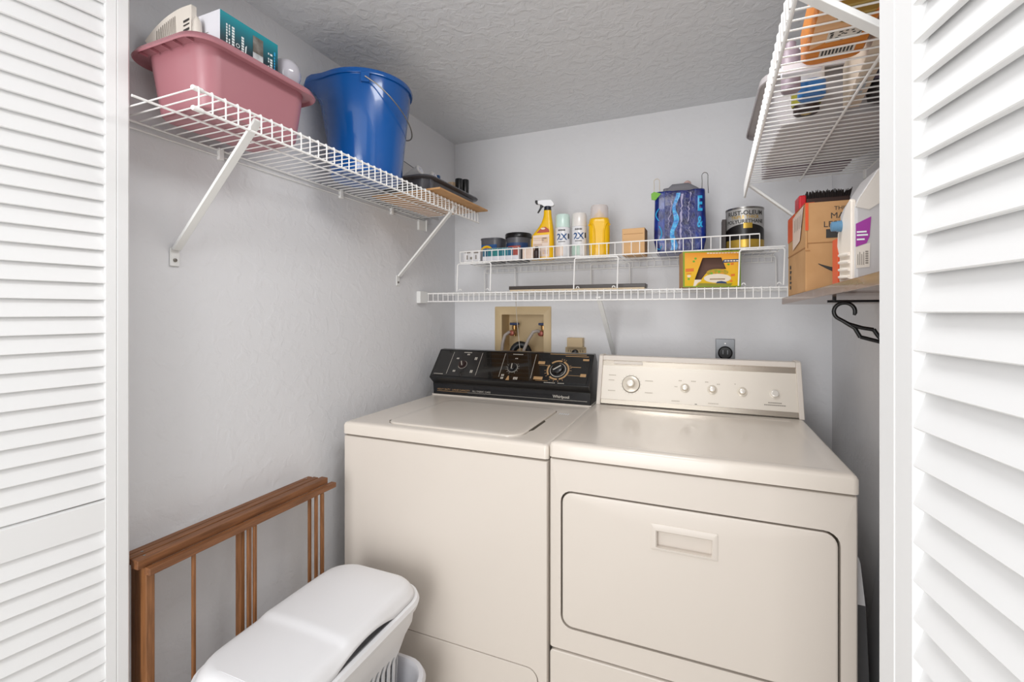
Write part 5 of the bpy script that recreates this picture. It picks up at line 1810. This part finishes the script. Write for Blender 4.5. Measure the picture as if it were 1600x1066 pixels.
b.loft([xy(rr(0.400, 1.175, 0.125, 0.125, 0.03, 5), ZQ), xy(rr(0.400, 1.175, 0.135, 0.13, 0.04, 5), ZQ + 0.02), xy(rr(0.400, 1.175, 0.12, 0.12, 0.04, 5), ZQ + 0.09), xy(rr(0.40, 1.17, 0.05, 0.05, 0.02, 5), ZQ + 0.11)])
tag(b.build('dark_pouch', M['blackbag'], smooth=60), 'dark slumped cloth pouch behind the purple box', 'pouch')
bt = thing('spray_bottle', 'pale bottle with a blue base on the crowded shelf', 'bottle', (0.222, 1.148, ZQ))
MB().lathe([(0.024, 0), (0.026, 0.002), (0.026, 0.03), (0.024, 0.032)], 22).build('blue_base', M['capmidblue'], bt, smooth=40)
MB().lathe([(0.0235, 0.032), (0.0235, 0.11), (0.010, 0.13), (0.010, 0.15), (0.004, 0.152)], 22).build('bottle_body', M['canwhite'], bt, smooth=40)
b = MB().lathe([(0.016, 0), (0.018, 0.002), (0.018, 0.08), (0.010, 0.09), (0.010, 0.10), (0.008, 0.102)], 22, (0.176, 1.10, ZQ))
tag(b.build('bottle', M['mauve'], smooth=40), 'mauve round bottle beside the blue based bottle', 'bottle')
jr = thing('jar', 'olive glass jar with a dark lid and painted gold glint, upside down', 'jar', (0.228, 1.232, ZQ))
MB().lathe([(0.024, 0), (0.026, 0.002), (0.026, 0.015), (0.024, 0.017)], 22).build('jar_lid', M['umber'], jr, smooth=40)
MB().lathe([(0.011, -0.0006), (0.010, 0.0006)], 16).build('lid_glint', M['goldwin'], jr)  # gold disc painting a shining spot onto the dark lid
MB().lathe([(0.028, 0.017), (0.030, 0.022), (0.030, 0.08), (0.022, 0.086)], 22).build('jar_glass', M['olive'], jr, smooth=40)
bn = thing('storage_bin', 'pale grey plastic bin with a wide rim on the crowded shelf', 'bin', (0.31, 1.46, ZQ))
qq = lambda i, r: rb(0.166 + i, 0.468 - i, 1.262 + i, 1.665 - i, r, 6)
b = MB()
b.loft([xy(qq(0.020, 0.03), ZQ), xy(qq(0.016, 0.034), ZQ + 0.005), xy(qq(0.0, 0.04), ZQ + 0.11), xy(qq(-0.024, 0.06), ZQ + 0.112), xy(qq(-0.026, 0.06), ZQ + 0.100), xy(qq(-0.0285, 0.062), ZQ + 0.102), xy(qq(-0.026, 0.06), ZQ + 0.118), xy(qq(-0.02, 0.056), ZQ + 0.121), xy(qq(0.003, 0.038), ZQ + 0.118), xy(qq(0.020, 0.03), ZQ + 0.008)])
b.build('bin_shell', M['binplastic'], bn, world=True, smooth=50)
b = MB().box(0.2, 0.43, 1.68, 1.80, ZQ, ZQ + 0.07)
tag(b.build('grey_carton', M['mauve'], bevel=0.002), 'mauve grey carton at the far end of the crowded shelf', 'box')

# ------------------------------------------------------------------ between dryer and wall
fl = thing('folded_board', 'tall folded board with pale top, tucked behind the dryer', 'board', (0.365, 1.38, 0))
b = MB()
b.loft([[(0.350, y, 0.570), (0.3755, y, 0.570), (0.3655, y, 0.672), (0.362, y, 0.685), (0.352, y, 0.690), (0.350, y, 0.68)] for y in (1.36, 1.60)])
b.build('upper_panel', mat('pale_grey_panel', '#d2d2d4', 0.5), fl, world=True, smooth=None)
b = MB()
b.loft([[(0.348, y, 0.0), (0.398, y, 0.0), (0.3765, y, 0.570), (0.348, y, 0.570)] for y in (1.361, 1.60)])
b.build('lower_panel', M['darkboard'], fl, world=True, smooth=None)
lb = MB()
lb.loft([[(0.406, y, 0.0), (0.421, y, 0.0), (0.4905, y, 0.62), (0.4755, y, 0.62)] for y in (1.05, 1.60)])
tag(lb.build('leaning_board', M['greyboard'], smooth=None), 'plain grey board leaning on the wall beside the dryer', 'board')

for o in list(C.objects):
    if o.parent is not None and any(k in o.name for k in ('print', 'barcode', 'slots', 'rim_rib', 'crease')):
        o['kind'] = 'stuff'
